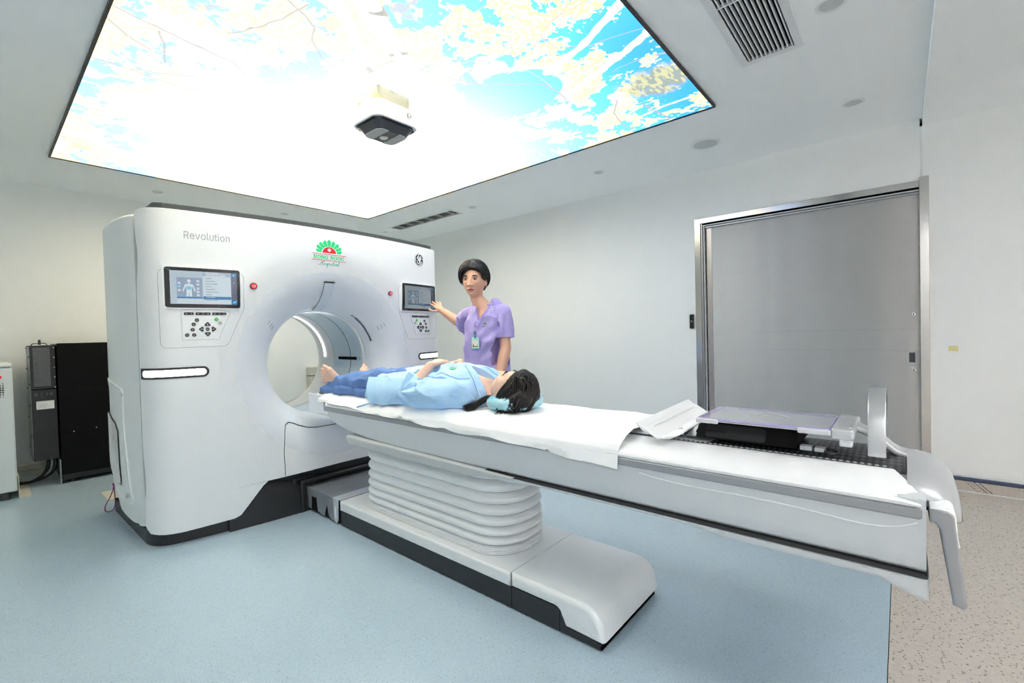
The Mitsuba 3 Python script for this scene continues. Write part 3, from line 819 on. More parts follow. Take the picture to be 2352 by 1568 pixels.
def screen_ui(parent, u0, u1, z0, z1, mirror_text, gain):
    """The display: a lit panel and its interface, drawn as flat coloured pieces 1 mm apart."""
    W, H = u1 - u0, z1 - z0
    R = lambda a, b, c, d: sg.box(u0 + a * W, z1 - d * H, u0 + b * W, z1 - c * H)
    d = emit('display', R(0, 1, 0, 1), 0.0142, 0.0148, (0.42, 0.52, 0.58), parent, gain)
    q = lambda n, s, c, lvl=1: emit(n, s, 0.0142 + 0.0006 * lvl, 0.0148 + 0.0006 * lvl, c, d, gain)
    q('side_bar', R(0.905, 1, 0, 1), (0.10, 0.11, 0.17))
    q('body_pane', R(0.09, 0.46, 0.20, 0.99), (0.26, 0.34, 0.46))
    q('list_pane', R(0.47, 0.90, 0.14, 0.99), (0.52, 0.62, 0.68))
    q('header', R(0.47, 0.90, 0.0, 0.14), (0.33, 0.40, 0.48))
    for a, b, c in ((0.50, 0.72, 0.02), (0.52, 0.72, 0.06), (0.73, 0.82, 0.065), (0.51, 0.82, 0.105)):
        q('field', R(a, b, c, c + 0.03), (0.55, 0.60, 0.66), 2)
    q('body_bar', R(0.09, 0.46, 0.79, 0.83), (0.02, 0.16, 0.36), 2)
    q('foot_pane', R(0.09, 0.46, 0.83, 0.99), (0.52, 0.62, 0.66), 2)
    q('list_bar', R(0.47, 0.90, 0.76, 0.85), (0.02, 0.16, 0.36), 2)
    q('confirm_tile', R(0.905, 1, 0.85, 1), (0.02, 0.20, 0.42), 2)
    q('play_tile', R(0.905, 1, 0.0, 0.14), (0.05, 0.20, 0.38), 2)
    tick = stroke([(u0 + 0.935 * W, z1 - 0.925 * H), (u0 + 0.95 * W, z1 - 0.945 * H), (u0 + 0.975 * W, z1 - 0.90 * H)], 0.004)
    q('tick', tick, (0.7, 0.75, 0.8), 3)
    q('play', poly([(u0 + 0.94 * W, z1 - 0.04 * H), (u0 + 0.94 * W, z1 - 0.10 * H), (u0 + 0.965 * W, z1 - 0.07 * H)]), (0.7, 0.75, 0.8), 3)
    q('plus', cat_shapes([R(0.935, 0.965, 0.30, 0.312), R(0.947, 0.953, 0.28, 0.332)]), (0.6, 0.62, 0.66), 3)
    for i in range(9):
        y = 0.20 + i * 0.083
        q('list_text', R(0.51, 0.60 + 0.05 * ((i * 7) % 3), y, y + 0.016), (0.22, 0.27, 0.32) if not 0.74 < y < 0.85 else (0.5, 0.6, 0.7), 3)
    for i, y in enumerate((0.27, 0.37, 0.50, 0.60, 0.70)):
        q('icon', R(0.375, 0.415, y, y + 0.06), (0.60, 0.66, 0.70), 2)
    for i, y in enumerate((0.34, 0.44, 0.56)):
        q('icon', R(0.105, 0.145, y, y + 0.06), (0.60, 0.66, 0.70) if i != 1 else (0.25, 0.55, 0.75), 2)
    cx, P = 0.265, lambda a, b: (u0 + a * W, z1 - b * H)
    fig = cat_shapes([sg.Point(*P(cx, 0.30)).buffer(0.0085), poly([P(cx - .05, .40), P(cx + .05, .40), P(cx + .038, .57), P(cx + .04, .77), P(cx + .006, .77), P(cx, .62), P(cx - .006, .77), P(cx - .04, .77), P(cx - .038, .57)]),
                      stroke([P(cx - .05, .42), P(cx - .085, .60)], 0.006), stroke([P(cx + .05, .42), P(cx + .085, .60)], 0.006), R(cx - .01, cx + .01, .33, .41)])
    q('figure', fig, (0.62, 0.70, 0.74), 2)
    q('scan_region', R(cx - .033, cx + .033, .46, .57), (0.22, 0.50, 0.66), 3)
    return d


def cat_shapes(ss):
    return shapely.union_all(ss)


def symbol(parent, u, z, kind, s, w):
    """A small white sign on a key."""
    if kind == 'dot':
        sh = sg.Point(u, z).buffer(s * 0.28)
    elif kind == 'bar':
        sh = sg.box(u - s * .5, z - s * .13, u + s * .5, z + s * .13)
    elif kind == 'up':
        sh = cat_shapes([sg.box(u - s * .4, z - s * .35, u + s * .4, z - s * .12), sg.box(u - s * .1, z - s * .2, u + s * .1, z + s * .45)])
    elif kind == 'down':
        sh = cat_shapes([sg.box(u - s * .4, z + s * .12, u + s * .4, z + s * .35), sg.box(u - s * .1, z - s * .45, u + s * .1, z + s * .2)])
    elif kind == 'left':
        sh = cat_shapes([poly([(u - s * .45, z), (u, z + s * .35), (u, z - s * .35)]), sg.box(u, z - s * .12, u + s * .4, z + s * .12)])
    elif kind == 'right':
        sh = cat_shapes([poly([(u + s * .45, z), (u, z + s * .35), (u, z - s * .35)]), sg.box(u - s * .4, z - s * .12, u, z + s * .12)])
    else:
        sh = cat_shapes([sg.box(u - s * .3, z - s * .3, u, z), sg.box(u - s * .05, z - s * .05, u + s * .3, z + s * .3)])
    add('symbol', decal(sh, w, w + 0.0006), 'm_symbol', parent)


def console(mirror, bez, disp, outline, gain):
    """One of the two consoles: touchscreen over a keypad. mirror turns the layout about the scanner's axis."""
    g = (lambda u: 2 * YC - u) if mirror else (lambda u: u)
    G = lambda sh: sa.scale(sh, -1, 1, origin=(YC, 0)) if mirror else sh
    side_ = 'right' if mirror else 'left'
    add('console_seam', decal(G(sg.LinearRing(poly(outline).buffer(-0.018).buffer(0.018).exterior.coords).buffer(0.0010)), -0.001, 0.0018), 'm_line', ct)
    ts = add('touchscreen', decal(rect(bez[0] - 0.009, bez[1] + 0.007, bez[2] - 0.008, bez[3] + 0.006, 0.016).segmentize(0.05), -0.004, 0.0115), 'm_white', ct, label=f'{side_} touchscreen with a body figure on its display')
    add('glass', decal(rect(*bez, 0.012).segmentize(0.05), 0.0112, 0.0142), 'm_scr_bezel', ts)
    screen_ui(ts, *disp, False, gain)
    kp = add('keypad', decal(G(poly([(0.759, 1.321), (0.92, 1.323), (0.993, 1.309), (0.93, 1.151), (0.759, 1.151)])).buffer(0.004).segmentize(0.05), -0.004, 0.0012), pr(f'm_keypad{int(mirror)}', (0.84, 0.85, 0.86), 0.4), ct, label=f'{side_} keypad under the touchscreen')
    add('keypad_seam', decal(G(sg.LinearRing([(0.759, 1.321), (0.92, 1.323), (0.993, 1.309), (0.93, 1.151), (0.759, 1.151)]).buffer(0.0009)), 0.0010, 0.0024), 'm_line', kp)
    add('dial_disc', decal(G(sg.Point(0.877, 1.21).buffer(0.045, quad_segs=12)), 0.0010, 0.0026), 'm_white_bright', kp)
    h = 0.006
    for (a, b), n in (((0.770, 0.814), 2), ((0.823, 0.893), 3), ((0.902, 0.971), 3)):
        k_ = add('bar_key', decal(G(rect(a, b, 1.2925, 1.3065, 0.004)), 0.001, h), 'm_black', kp)
        for i in range(n):
            symbol(k_, g(a + (b - a) * (i + 0.5) / n), 1.2995, ('left', 'x', 'right')[i % 3], 0.009, h)
    for (u, z), kd in zip(((0.828, 1.263), (0.812, 1.239), (0.807, 1.208), (0.781, 1.178), (0.813, 1.178)), ('dot', 'x', 'x', 'bar', 'x')):
        k_ = add('round_key', decal(G(sg.Point(u, z).buffer(0.0095)), 0.001, h), 'm_black', kp)
        symbol(k_, g(u), z, kd, 0.010, h)
    R3 = lambda p: poly(p).buffer(0.005)
    for sh, (u, z), kd in ((R3([(0.868, 1.234), (0.886, 1.234), (0.877, 1.246)]), (0.877, 1.238), 'up'), (R3([(0.868, 1.187), (0.886, 1.187), (0.877, 1.175)]), (0.877, 1.182), 'down'),
                           (R3([(0.852, 1.219), (0.852, 1.201), (0.841, 1.21)]), (0.849, 1.21), 'left'), (R3([(0.902, 1.219), (0.902, 1.201), (0.913, 1.21)]), (0.905, 1.21), 'right'), (sg.Point(0.877, 1.21).buffer(0.0095), (0.877, 1.21), 'bar')):
        k_ = add('arrow_key', decal(G(sh), 0.001, h + 0.001), 'm_black', kp)
        symbol(k_, g(u), z, kd if not (mirror and kd in ('left', 'right')) else {'left': 'right', 'right': 'left'}[kd], 0.011, h + 0.001)
    k_ = add('start_key', decal(G(sg.Point(0.921, 1.267).buffer(0.009, quad_segs=1)).buffer(0.002), 0.001, h), 'm_button_green', kp)
    symbol(k_, g(0.921), 1.267, 'bar', 0.008, h)
    k_ = add('stop_key', decal(G(sg.Point(0.939, 1.245).buffer(0.0095)), 0.001, h), 'm_button_grey', kp)
    symbol(k_, g(0.939), 1.245, 'dot', 0.008, h)


console(False, (0.694, 1.044, 1.333, 1.557), (0.714, 1.028, 1.353, 1.539),
        [(0.690, 1.548), (0.672, 1.540), (0.664, 1.521), (0.665, 1.138), (0.672, 1.116), (0.689, 1.108), (0.96, 1.111), (0.978, 1.119), (0.988, 1.14), (1.069, 1.335), (1.066, 1.523), (1.058, 1.535), (1.045, 1.54)], 0.95)
console(True, (2.212, 2.596, 1.345, 1.562), (2.234, 2.572, 1.362, 1.545),
        [(0.690, 1.548), (0.685, 1.540), (0.668, 1.521), (0.668, 1.138), (0.672, 1.120), (0.689, 1.115), (0.99, 1.115), (1.010, 1.123), (1.025, 1.16), (1.098, 1.335), (1.110, 1.523), (1.10, 1.540), (1.085, 1.548)], 0.42)
for u, z in ((1.120, 1.470), (2.103, 1.474)):
    e_ = 0.0205 if u < 2 else 0.017
    k_ = add('emergency_stop', decal(sg.Point(u, z).buffer(e_, quad_segs=10), -0.001, 0.006), 'm_dark', ct, label='red emergency stop button')
    add('button_cap', decal(sg.Point(u, z).buffer(e_ - 0.003, quad_segs=10), 0.005, 0.014), 'm_red', k_)
    add('symbol', decal(cat_shapes([sg.Point(u, z).buffer(0.010) - sg.Point(u, z).buffer(0.0085), poly([(u - .006, z + .003), (u + .006, z + .003), (u, z - .006)]).exterior.buffer(0.0008)]), 0.014, 0.0146), 'm_symbol', k_)
for u0, u1, r0, r1 in ((0.535, 0.877, 0.0, 1.0), (2.384, 2.752, 1.0, 0.0)):
    zc, hh = 0.968, 0.0300
    shp = cat_shapes([rect(u0, u1, zc - hh, zc + hh, 0.029), sg.box(u0 if not r0 else u0 + 0.05, zc - hh, u1 if not r1 else u1 - 0.05, zc + hh)])
    k_ = add('light_bar', decal(shp.segmentize(0.02), -0.003, 0.004), 'm_black', ct, label='glowing white light bar in a black bezel')
    key = key_of('lamp', k_)
    lamp = rect(u0 + (0.022 if u0 < 1 else 0.012), u1 - 0.012, zc - 0.0195, zc + 0.0195, 0.019).segmentize(0.02)
    scene[key] = mikit.ply(decal(lamp, 0.003, 0.007), 'm_glow', emitter={'type': 'area', 'radiance': rgb((2.6, 2.7, 2.9))})

# lettering and emblems
t = meshkit.text_mesh('Revolution', 0.041, depth=0.0012)
t.vertices[:, 0] *= 0.219 / np.ptp(t.vertices[:, 0])
t.vertices[:, :2] += (0.783 - t.vertices[:, 0].min(), 1.7235)
add('lettering', on_front(t, 0.0), 'm_letter', ct, label='grey word Revolution')


def emblem_shapes():
    """The hospital's emblem in a box 1 unit wide: list of (material, shape)."""
    c = (0.5, 0.0)
    out_ = []
    n = 9
    for i in range(n):
        a = PI * (i + 0.5) / n
        hw = PI / n / 2 * 0.84
        r0, r1 = 0.25, (0.43, 0.47, 0.49, 0.50, 0.52, 0.50, 0.49, 0.47, 0.43)[i]
        lean = 0 if i == 4 else (0.55 if i < 4 else -0.55)
        pp = [(r0, a - hw * 1.05), (r0, a + hw * 1.05), (r1 * 0.86, a + hw), (r1, a + hw * lean), (r1 * 0.86, a - hw)]
        out_.append(('m_green', poly([(c[0] + r * math.cos(t_), r * math.sin(t_) * 0.86 + 0.02) for r, t_ in pp])))
    sun = sg.Point(*c).buffer(0.215, quad_segs=16).intersection(sg.box(0, 0.02, 1, 1))
    cross = cat_shapes([sg.box(0.475, 0.06, 0.525, 0.18), sg.box(0.44, 0.095, 0.56, 0.145)])
    out_.append(('m_red', sun - cross))
    return out_


emb = key_of('emblem', ct)
labels[emb] = {'label': 'green and red hospital emblem with lettering'}
for mat, sh in emblem_shapes():
    s = sa.translate(sa.scale(sh, 0.228, 0.205, origin=(0, 0)), 1.599 - 0.114, 1.718)
    add('petal' if mat == 'm_green' else 'red_sun', decal(s, 0, 0.0012), mat, emb)
for z in (1.712, 1.6715):
    add('line', decal(sg.box(1.476, z - 0.0014, 1.723, z + 0.0014).segmentize(0.03), 0, 0.0012), 'm_rednoise', emb)
# HONG NGOC in heavy slab serifs, drawn stroke by stroke
SERIF = {
    'H': [('v', .2), ('v', .8), ('h', .5)], 'O': 'O', 'N': 'N', 'G': 'G', 'C': 'C'}


def letter(ch):
    S = lambda x0, x1, y0, y1: sg.box(x0, y0, x1, y1)
    ell = lambda rx, ry: sa.scale(sg.Point(0.5, 0.5).buffer(1, quad_segs=12), rx, ry)
    if ch == 'H':
        return cat_shapes([S(.08, .34, 0, 1), S(.66, .92, 0, 1), S(.3, .7, .43, .58), *[S(x, x + .42, y, y + .12) for x in (0, .58) for y in (0, .88)]])
    if ch == 'N':
        return cat_shapes([S(.10, .24, 0, 1), S(.76, .92, 0, 1), poly([(.08, 1), (.36, 1), (.92, 0), (.70, 0)]), S(0, .38, 0, .12), S(0, .2, .88, 1), S(.62, 1.0, .88, 1)])
    o = ell(.5, .52) - ell(.23, .40)
    if ch == 'O':
        return o
    o = o - poly([(.5, .62), (1.1, .88), (1.1, .34), (.6, .34)])
    if ch == 'C':
        return cat_shapes([o, S(.80, .92, .62, .98), sg.Point(.78, .30).buffer(.10)])
    return cat_shapes([o, S(.80, .92, .62, .98), S(.70, .94, .05, .44), S(.58, 1.02, .36, .47)])


word = 'HONG NGOC'
x = 1.4885
for ch in word:
    w = 0.0262 if ch != ' ' else 0.0135
    if ch != ' ':
        s = sa.translate(sa.scale(letter(ch), 0.0238, 0.0235, origin=(0, 0)), x, 1.680)
        add('letter', decal(s, 0, 0.0012), 'm_green', emb)
    x += w
# Hospital in thin script
SCRIPT = [[(0, .15), (.05, .02), (.22, .05), (.38, .55), (.50, 1.0), (.42, 1.05), (.30, .9)], [(.62, 1.0), (.78, 1.05), (.62, .75), (.48, .3), (.45, .05), (.55, .1)], [(.30, .55), (.62, .60)],
          [(.80, .45), (.70, .3), (.70, .08), (.82, .05), (.92, .25), (.90, .42), (.80, .45), (.95, .42)], [(1.0, .1), (1.12, .42), (1.16, .5), (1.2, .2), (1.13, .02), (1.02, .08)],
          [(1.2, .1), (1.38, .55), (1.22, -.15), (1.05, -.75)], [(1.38, .55), (1.3, .1), (1.42, .45), (1.55, .5), (1.52, .1), (1.6, .05)], [(1.78, .5), (1.68, .1), (1.78, .05), (1.92, .3)], [(1.83, .78), (1.85, .80)],
          [(2.12, 1.0), (1.95, .3), (1.95, .05), (2.08, .1)], [(1.93, .55), (2.12, .58)], [(2.45, .5), (2.28, .5), (2.18, .2), (2.25, .03), (2.38, .2), (2.47, .5), (2.40, .1), (2.5, .06)], [(2.5, .06), (2.68, .5), (2.86, 1.15), (2.70, .4), (2.66, .05), (2.78, .1)]]
for st_ in SCRIPT:
    p = np.array(st_, float)
    p = np.c_[1.526 + p[:, 0] * 0.0525, 1.640 + p[:, 1] * 0.0235]
    add('script_stroke', decal(stroke(p, 0.0026, 14 if len(p) > 2 else None), 0, 0.0012), 'm_script', emb)


def roundel(name, parent, ring_m, disc_m, scroll_m, put):
    """A round badge with a curled monogram; put(shape, w0, w1) makes the mesh."""
    disc = sg.Point(0, 0).buffer(1, quad_segs=12)
    k_ = add(name, put(disc, 0, 0.003), ring_m, parent)
    add('field', put(sg.Point(0, 0).buffer(0.84, quad_segs=12), 0.003, 0.0036), disc_m, k_)
    cuts = []
    for i in range(4):
        a = PI / 2 * i + 0.25
        cuts.append(stroke([(0.86 * math.cos(a - .5), 0.86 * math.sin(a - .5)), (0.84 * math.cos(a - .2), 0.84 * math.sin(a - .2)), (0.68 * math.cos(a), 0.68 * math.sin(a))], 0.13, 8))
    add('swirl', put(cat_shapes(cuts), 0.0036, 0.0042), scroll_m, k_)
    G_ = stroke([(-.52, .35), (-.38, .12), (-.08, -.02), (-.05, .45), (-.25, .55), (-.33, .33), (-.12, .20), (.0, -.1), (-.10, -.52), (-.35, -.58), (-.42, -.32), (-.15, -.08), (.2, .1)], 0.13, 60)
    E_ = stroke([(.0, -.05), (.22, .18), (.42, .48), (.26, .58), (.18, .38), (.40, .22), (.30, .02), (.08, -.2), (.12, -.52), (.38, -.62), (.55, -.38), (.36, -.22), (.28, -.42)], 0.13, 60)
    add('monogram', put(cat_shapes([G_, E_]), 0.0036, 0.0042), scroll_m, k_)
    return k_


k_ = roundel('roundel', ct, 'm_silver_light', 'm_black', 'm_symbol', lambda s, a, b: decal(sa.translate(sa.scale(s, 0.053, 0.053, origin=(0, 0)), 2.42, 1.769), a, b))
labels[k_] = {'label': 'round black and silver monogram badge'}

# pull loops of purple webbing at the back of the left side
for key_, pts, r_ in (('pull_loop', [(-4.20, 0.672, 1.13), (-4.215, 0.658, 1.10), (-4.22, 0.640, 1.06), (-4.22, 0.632, 1.03), (-4.215, 0.638, 1.005), (-4.205, 0.655, 0.995), (-4.195, 0.672, 0.992)], 0.004), ):
    p = spline(pts, 24)
    rings = []
    tq = np.gradient(p, axis=0)
    tq /= np.linalg.norm(tq, axis=1, keepdims=True)
    for a, t_ in zip(p, tq):
        n_ = np.cross(t_, (0.75, 0.65, 0))
        n_ /= np.linalg.norm(n_)
        b_ = np.cross(t_, n_)
        rings.append([a + 0.011 * b_ * sx_ + 0.0012 * n_ * sy_ for sx_, sy_ in ((-1, -1), (1, -1), (1, 1), (-1, 1))])
    add('pull_loop', loft(rings), pr('m_webbing', srgb(150, 100, 150), 0.6), ct, label='purple webbing loop')

# ------------------------------------------------------------------ the patient table
tb = 'patient_table'
_used[tb] = 1
lab(tb, 'long white scanner table on a bellows column over a low base', 'scanner table')
BY0, BY1 = 1.402, 1.888


def side_extrude(pts, y0, y1, r=0.012, n=4):
    """A shape drawn in (x, z), extruded along y, its two outer edges rounded."""
    s0 = sg.Polygon(pts)
    pts = np.array(s0.exterior.coords)[:-1]
    if sg.LinearRing(pts).is_ccw is False:
        pts = pts[::-1]
    nx = np.roll(pts, -1, 0) - pts
    nx /= np.linalg.norm(nx, axis=1, keepdims=True) + 1e-12
    nn = np.c_[nx[:, 1], -nx[:, 0]]
    av = nn + np.roll(nn, 1, 0)
    av /= np.maximum((av * nn).sum(1, keepdims=True), 0.4)
    rings = []
    prof = [(r * (1 - math.sin(a)), r * (1 - math.cos(a))) for a in np.linspace(0, PI / 2, n + 1)]
    for ins, dy in [(i, d) for i, d in zip([r * (1 - math.sin(a)) for a in np.linspace(0, PI / 2, n + 1)], [r * (1 - math.cos(a)) for a in np.linspace(0, PI / 2, n + 1)])]:
        q = pts - av * ins
        rings.append(np.c_[q[:, 0], np.full(len(q), y0 + dy), q[:, 1]])
    for ins, dy in [(i, d) for i, d in zip([r * (1 - math.sin(a)) for a in np.linspace(PI / 2, 0, n + 1)], [r * (1 - math.cos(a)) for a in np.linspace(PI / 2, 0, n + 1)])]:
        q = pts - av * ins
        rings.append(np.c_[q[:, 0], np.full(len(q), y1 - dy), q[:, 1]])
    m = grid(rings, close_v=True)
    tri_v, tri_f = trimesh.creation.triangulate_polygon(sg.Polygon(pts), engine='earcut')
    caps = []
    for R in (rings[0], rings[-1]):
        q = np.array(R)
        idx = [int(np.argmin(np.hypot(pts[:, 0] - a, pts[:, 1] - b))) for a, b in tri_v]
        caps.append(trimesh.Trimesh(q[idx], tri_f, process=False))
    m = cat([m, *caps])
    m.merge_vertices()
    m.fix_normals()
    return m


# base: black skirt below, white cover above; the end cover turns down to the floor
pr('m_base', (0.74, 0.76, 0.77), 0.42)
rnd = lambda cx, cz, r, a0, a1, n=8: [(cx + r * math.cos(t), cz + r * math.sin(t)) for t in np.radians(np.linspace(a0, a1, n))]
add('base_cover', side_extrude([(-2.598, 0.094), (-1.2415, 0.094), (-1.2415, 0.152), (-2.598, 0.152)], BY0, BY1, 0.012), 'm_base', tb, smooth=40)
end = [(-1.2385, 0.094), (-1.03, 0.094), *rnd(-1.02, 0.066, 0.028, 85, 10, 6), (-0.972, 0.032), (-0.815, 0.028), (-0.806, 0.036), *rnd(-0.90, 0.066, 0.086, 5, 88, 12)[:-1], (-0.92, 0.152), (-1.2385, 0.152)]
add('base_cover', side_extrude(end, BY0, BY1, 0.022, 6), 'm_base', tb, smooth=40)
for a, b in ((-2.598, -1.241), (-1.239, -1.0)):
    add('skirt', box(a, b, BY0 + 0.008, BY1 - 0.008, 0.004, 0.0935, 0.002), 'm_black', tb, label='black skirt of the base')
add('skirt', side_extrude([(-1.0, 0.004), (-0.82, 0.004), (-0.835, 0.03), (-0.962, 0.03), (-0.985, 0.093), (-1.0, 0.093)], BY0 + 0.008, BY1 - 0.012, 0.006), 'm_black', tb, label='black skirt of the base', smooth=40)
# link box to the scanner, covered with grey cloth tape
lk = add('link_box', box(-3.05, -2.60, 1.412, 1.878, 0.004, 0.148, 0.012), 'm_black_matte', tb, label='link box under grey tape')
pr('m_tape2', mikit.proc(lambda p, n, uv: mix((0.15, 0.17, 0.19), (0.24, 0.26, 0.28), fbm(p.x * 9, p.y * 3, p.z * 4))), 0.42)
xs, ys = np.linspace(-3.095, -2.645, 24), np.linspace(1.408, 1.88, 14)
top = np.array([[(x, y, 0.1505 + 0.003 * meshkit.noise(np.array([x * 14, y * 9, 0])) + 0.004 * math.exp(-((x + 3.06) / 0.03) ** 2)) for y in ys] for x in xs])
m = grid(top)
add('cloth_tape', m, 'm_tape2', lk, smooth=True, label='grey cloth tape over the top')
for a, b, z0, z1, sk in ((-3.075, -2.985, 0.012, 0.155, 0.02), (-2.965, -2.83, 0.020, 0.155, 0.0), (-2.93, -2.735, 0.020, 0.06, 0.0)):
    pass
for pts in ([(-3.085, 0.153), (-2.90, 0.153), (-2.905, 0.105), (-2.965, 0.106), (-2.972, 0.018), (-3.055, 0.03), (-3.06, 0.09), (-3.085, 0.10)],
            [(-2.903, 0.153), (-2.735, 0.153), (-2.742, 0.02), (-2.765, 0.095), (-2.80, 0.012), (-2.885, 0.022), (-2.90, 0.10)],
            [(-2.735, 0.153), (-2.66, 0.153), (-2.662, 0.012), (-2.70, 0.010), (-2.738, 0.024)]):
    add('tape_flap', place(prism(poly(pts), 0.0015), (0, 1.4095, 0), (1, 0, 0), (0, 0, 1)), 'm_tape2', lk)
add('clear_tape', place(prism(poly([(-2.685, 0.154), (-2.615, 0.154), (-2.622, 0.03), (-2.645, 0.004), (-2.672, 0.01)]), 0.0012), (0, 1.4070, 0), (1, 0, 0), (0, 0, 1)), 'm_tape_clear', lk)
add('clear_tape', box(-2.690, -2.60, 1.407, 1.86, 0.1535, 0.1548), 'm_tape_clear', lk)
add('sticker', box(-2.665, -2.648, 1.4045, 1.4058, 0.03, 0.105), 'm_symbol', lk)
add('label_frame', cat([box(-2.99, -2.93, 1.49, 1.491, 0.1575, 0.1580), box(-2.99, -2.93, 1.545, 1.546, 0.1575, 0.1580), box(-2.93, -2.929, 1.49, 1.546, 0.1575, 0.1580)]), 'm_button_grey', lk)

# bellows: rounded rectangle rings, seven folds, packed folds at the foot
bx0, bx1, by0_, by1_ = -2.468, -1.312, 1.450, 1.840


def rrect(ins, z, r=0.17, n=9):
    x0, x1, y0, y1 = bx0 + ins, bx1 - ins, by0_ + ins, by1_ - ins
    r = min(r - ins * 0.4, (y1 - y0) / 2.02)
    P = []
    for cx, cy, a in ((x1 - r, y1 - r, 0), (x0 + r, y1 - r, 90), (x0 + r, y0 + r, 180), (x1 - r, y0 + r, 270)):
        P += [(cx + r * math.cos(t), cy + r * math.sin(t), z) for t in np.radians(np.linspace(a, a + 90, n))]
    return P


prof = [(0.006, 0.152)]
for z in (0.153, 0.161, 0.169, 0.177):
    prof += [(0.004, z), (0.0, z + 0.002), (0.0, z + 0.006), (0.004, z + 0.0078)]
zf = [0.188, 0.228, 0.272, 0.320, 0.370, 0.424, 0.482, 0.545]
for i in range(len(zf) - 1):
    a, b = zf[i], zf[i + 1]
    for u in np.linspace(0, 1, 11)[:-1]:
        prof.append((0.024 * (1 - math.sin(PI * u) ** 0.6) - 0.004 * math.sin(PI * u) + (0.006 * i / 6), a + (b - a) * u))
prof.append((0.03, 0.548))
pr('m_bellows', (0.76, 0.775, 0.785), 0.45)
add('bellows', loft([rrect(i, z) for i, z in prof]), 'm_bellows', tb, smooth=60)
# grey tray at the head of the column
pr('m_tray', (0.50, 0.525, 0.535), 0.35)
add('column_head', cat([side_extrude([(-2.475, 0.548), (-2.445, 0.518), (-1.48, 0.518), (-1.30, 0.540), (-1.20, 0.557), (-2.47, 0.572)], 1.385, 1.905, 0.012)]), 'm_tray', tb, smooth=50)

# the long body: sections along x, nose swept up at the scanner end
XN, XE = -2.772, 0.040
xs = np.r_[-2.772, -2.765, -2.75, -2.73, -2.70, -2.65, -2.58, -2.48, -2.36, -2.2, np.linspace(-2.0, XE, 12)]


def zbot(x):
    return float(np.interp(x, [-2.772, -2.755, -2.73, -2.68, -2.58, -2.45, -2.3, -2.1, 0.1], [0.72, 0.675, 0.648, 0.622, 0.598, 0.580, 0.567, 0.557, 0.557]))


def section(x, zt, wt, wb, zb):
    """Right-hand half profile mirrored: a tub with a flat top."""
    h = [(0.0, zb), (wb - 0.03, zb), (wb - 0.01, zb + 0.004), (wb, zb + 0.016)] + [(wb + (wt - wb) * t ** 0.7, zb + 0.016 + (zt - zb - 0.016) * t) for t in (0.2, 0.4, 0.6, 0.8, 1.0)] + [(wt - 0.012, zt + 0.003)]
    right_ = [(x, YC + w, z) for w, z in h]
    left_ = [(x, YC - w, z) for w, z in h[::-1]]
    return left_[:-1] + right_


rings = []
for x in xs:
    nose = min(1.0, max(0.0, (x - XN) / 0.12))
    w = 0.247 - 0.02 * (1 - nose) ** 2
    rings.append(section(x, 0.735, w, w - 0.012, zbot(x)))
add('body', loft(rings), 'm_table', tb, smooth=45)
add('belly_pan', side_extrude([(-2.45, 0.553), (-2.35, 0.535), (-1.25, 0.524), (-1.15, 0.535), (-0.55, 0.537), (-0.40, 0.524), (-0.05, 0.524), (0.0, 0.505), (0.045, 0.495), (0.045, 0.553)], YC - 0.236, YC + 0.236, 0.012), 'm_table', tb, smooth=40)
add('shadow_gap', box(-2.5, 0.042, YC - 0.240, YC + 0.240, 0.5515, 0.559), 'm_gap', tb)
for sgn in (-1, 1):
    y0, y1 = sorted((YC + sgn * 0.236, YC + sgn * 0.2515))
    add('side_rail', box(-2.74, 0.033, y0, y1, 0.690, 0.7165, 0.004), 'm_rail', tb, label='grey metal side rail')
    # soft white side pad sloping up to the cradle
    prof_ = [(0.250, 0.7185), (0.2515, 0.726), (0.246, 0.737), (0.20, 0.7545), (0.128, 0.7705), (0.118, 0.770), (0.118, 0.7185)]
    R_ = []
    for x, k0 in ((-2.72, 0.0), (-0.10, 0.0), (-0.02, 0.0), (0.005, 0.35), (0.026, 0.72), (0.032, 0.93)):
        pts = [(max(w, 0.118 + k0 * 0.11) if w > 0.13 else 0.118 + k0 * 0.11, z - k0 * max(0, (z - 0.722)) * 0.9) for w, z in prof_]
        R_.append([(x, YC + sgn * w, z) for w, z in pts])
    add('side_pad', loft(R_), 'm_white_bright', tb, smooth=30, label='white side pad')
# scribed line of the long pocket on the near side
pts = [(-0.66, 0.676), (-0.60, 0.668), (-0.40, 0.664), (-0.15, 0.658), (-0.05, 0.655), (0.0, 0.668), (0.025, 0.681)]
pts = spline(pts, 40)
wy = lambda z: YC - (0.235 + 0.012 * ((z - 0.573) / (0.735 - 0.573)) ** 0.7) - 0.0005
add('pocket_line', tube([(x, wy(z), z) for x, z in pts], 0.0016, 6), 'm_white_bright', tb)


# cradle with a carbon weave
def f_carbon(p, n, uv):
    a = p.x * 210 + p.y * 120
    b = p.x * 210 - p.y * 120
    s = 0.5 + 0.5 * dr.sin(a) * dr.sin(b)
    return mix((0.010, 0.011, 0.013), (0.075, 0.078, 0.085), s * s)


pr('m_carbon', mikit.proc(f_carbon), 0.33, spec=0.6)
yy = np.linspace(-0.124, 0.124, 15)
czz = lambda y: 0.7745 + 0.010 * math.cos(y / 0.124 * PI / 2)
R_ = [[(x, YC + y, czz(y)) for y in yy] + [(x, YC + y, 0.745) for y in yy[::-1]] for x in (-3.04, -2.6, -1.5, -0.6, 0.006)]
add('cradle', loft(R_), 'm_carbon', tb, smooth=30, label='black carbon cradle top')
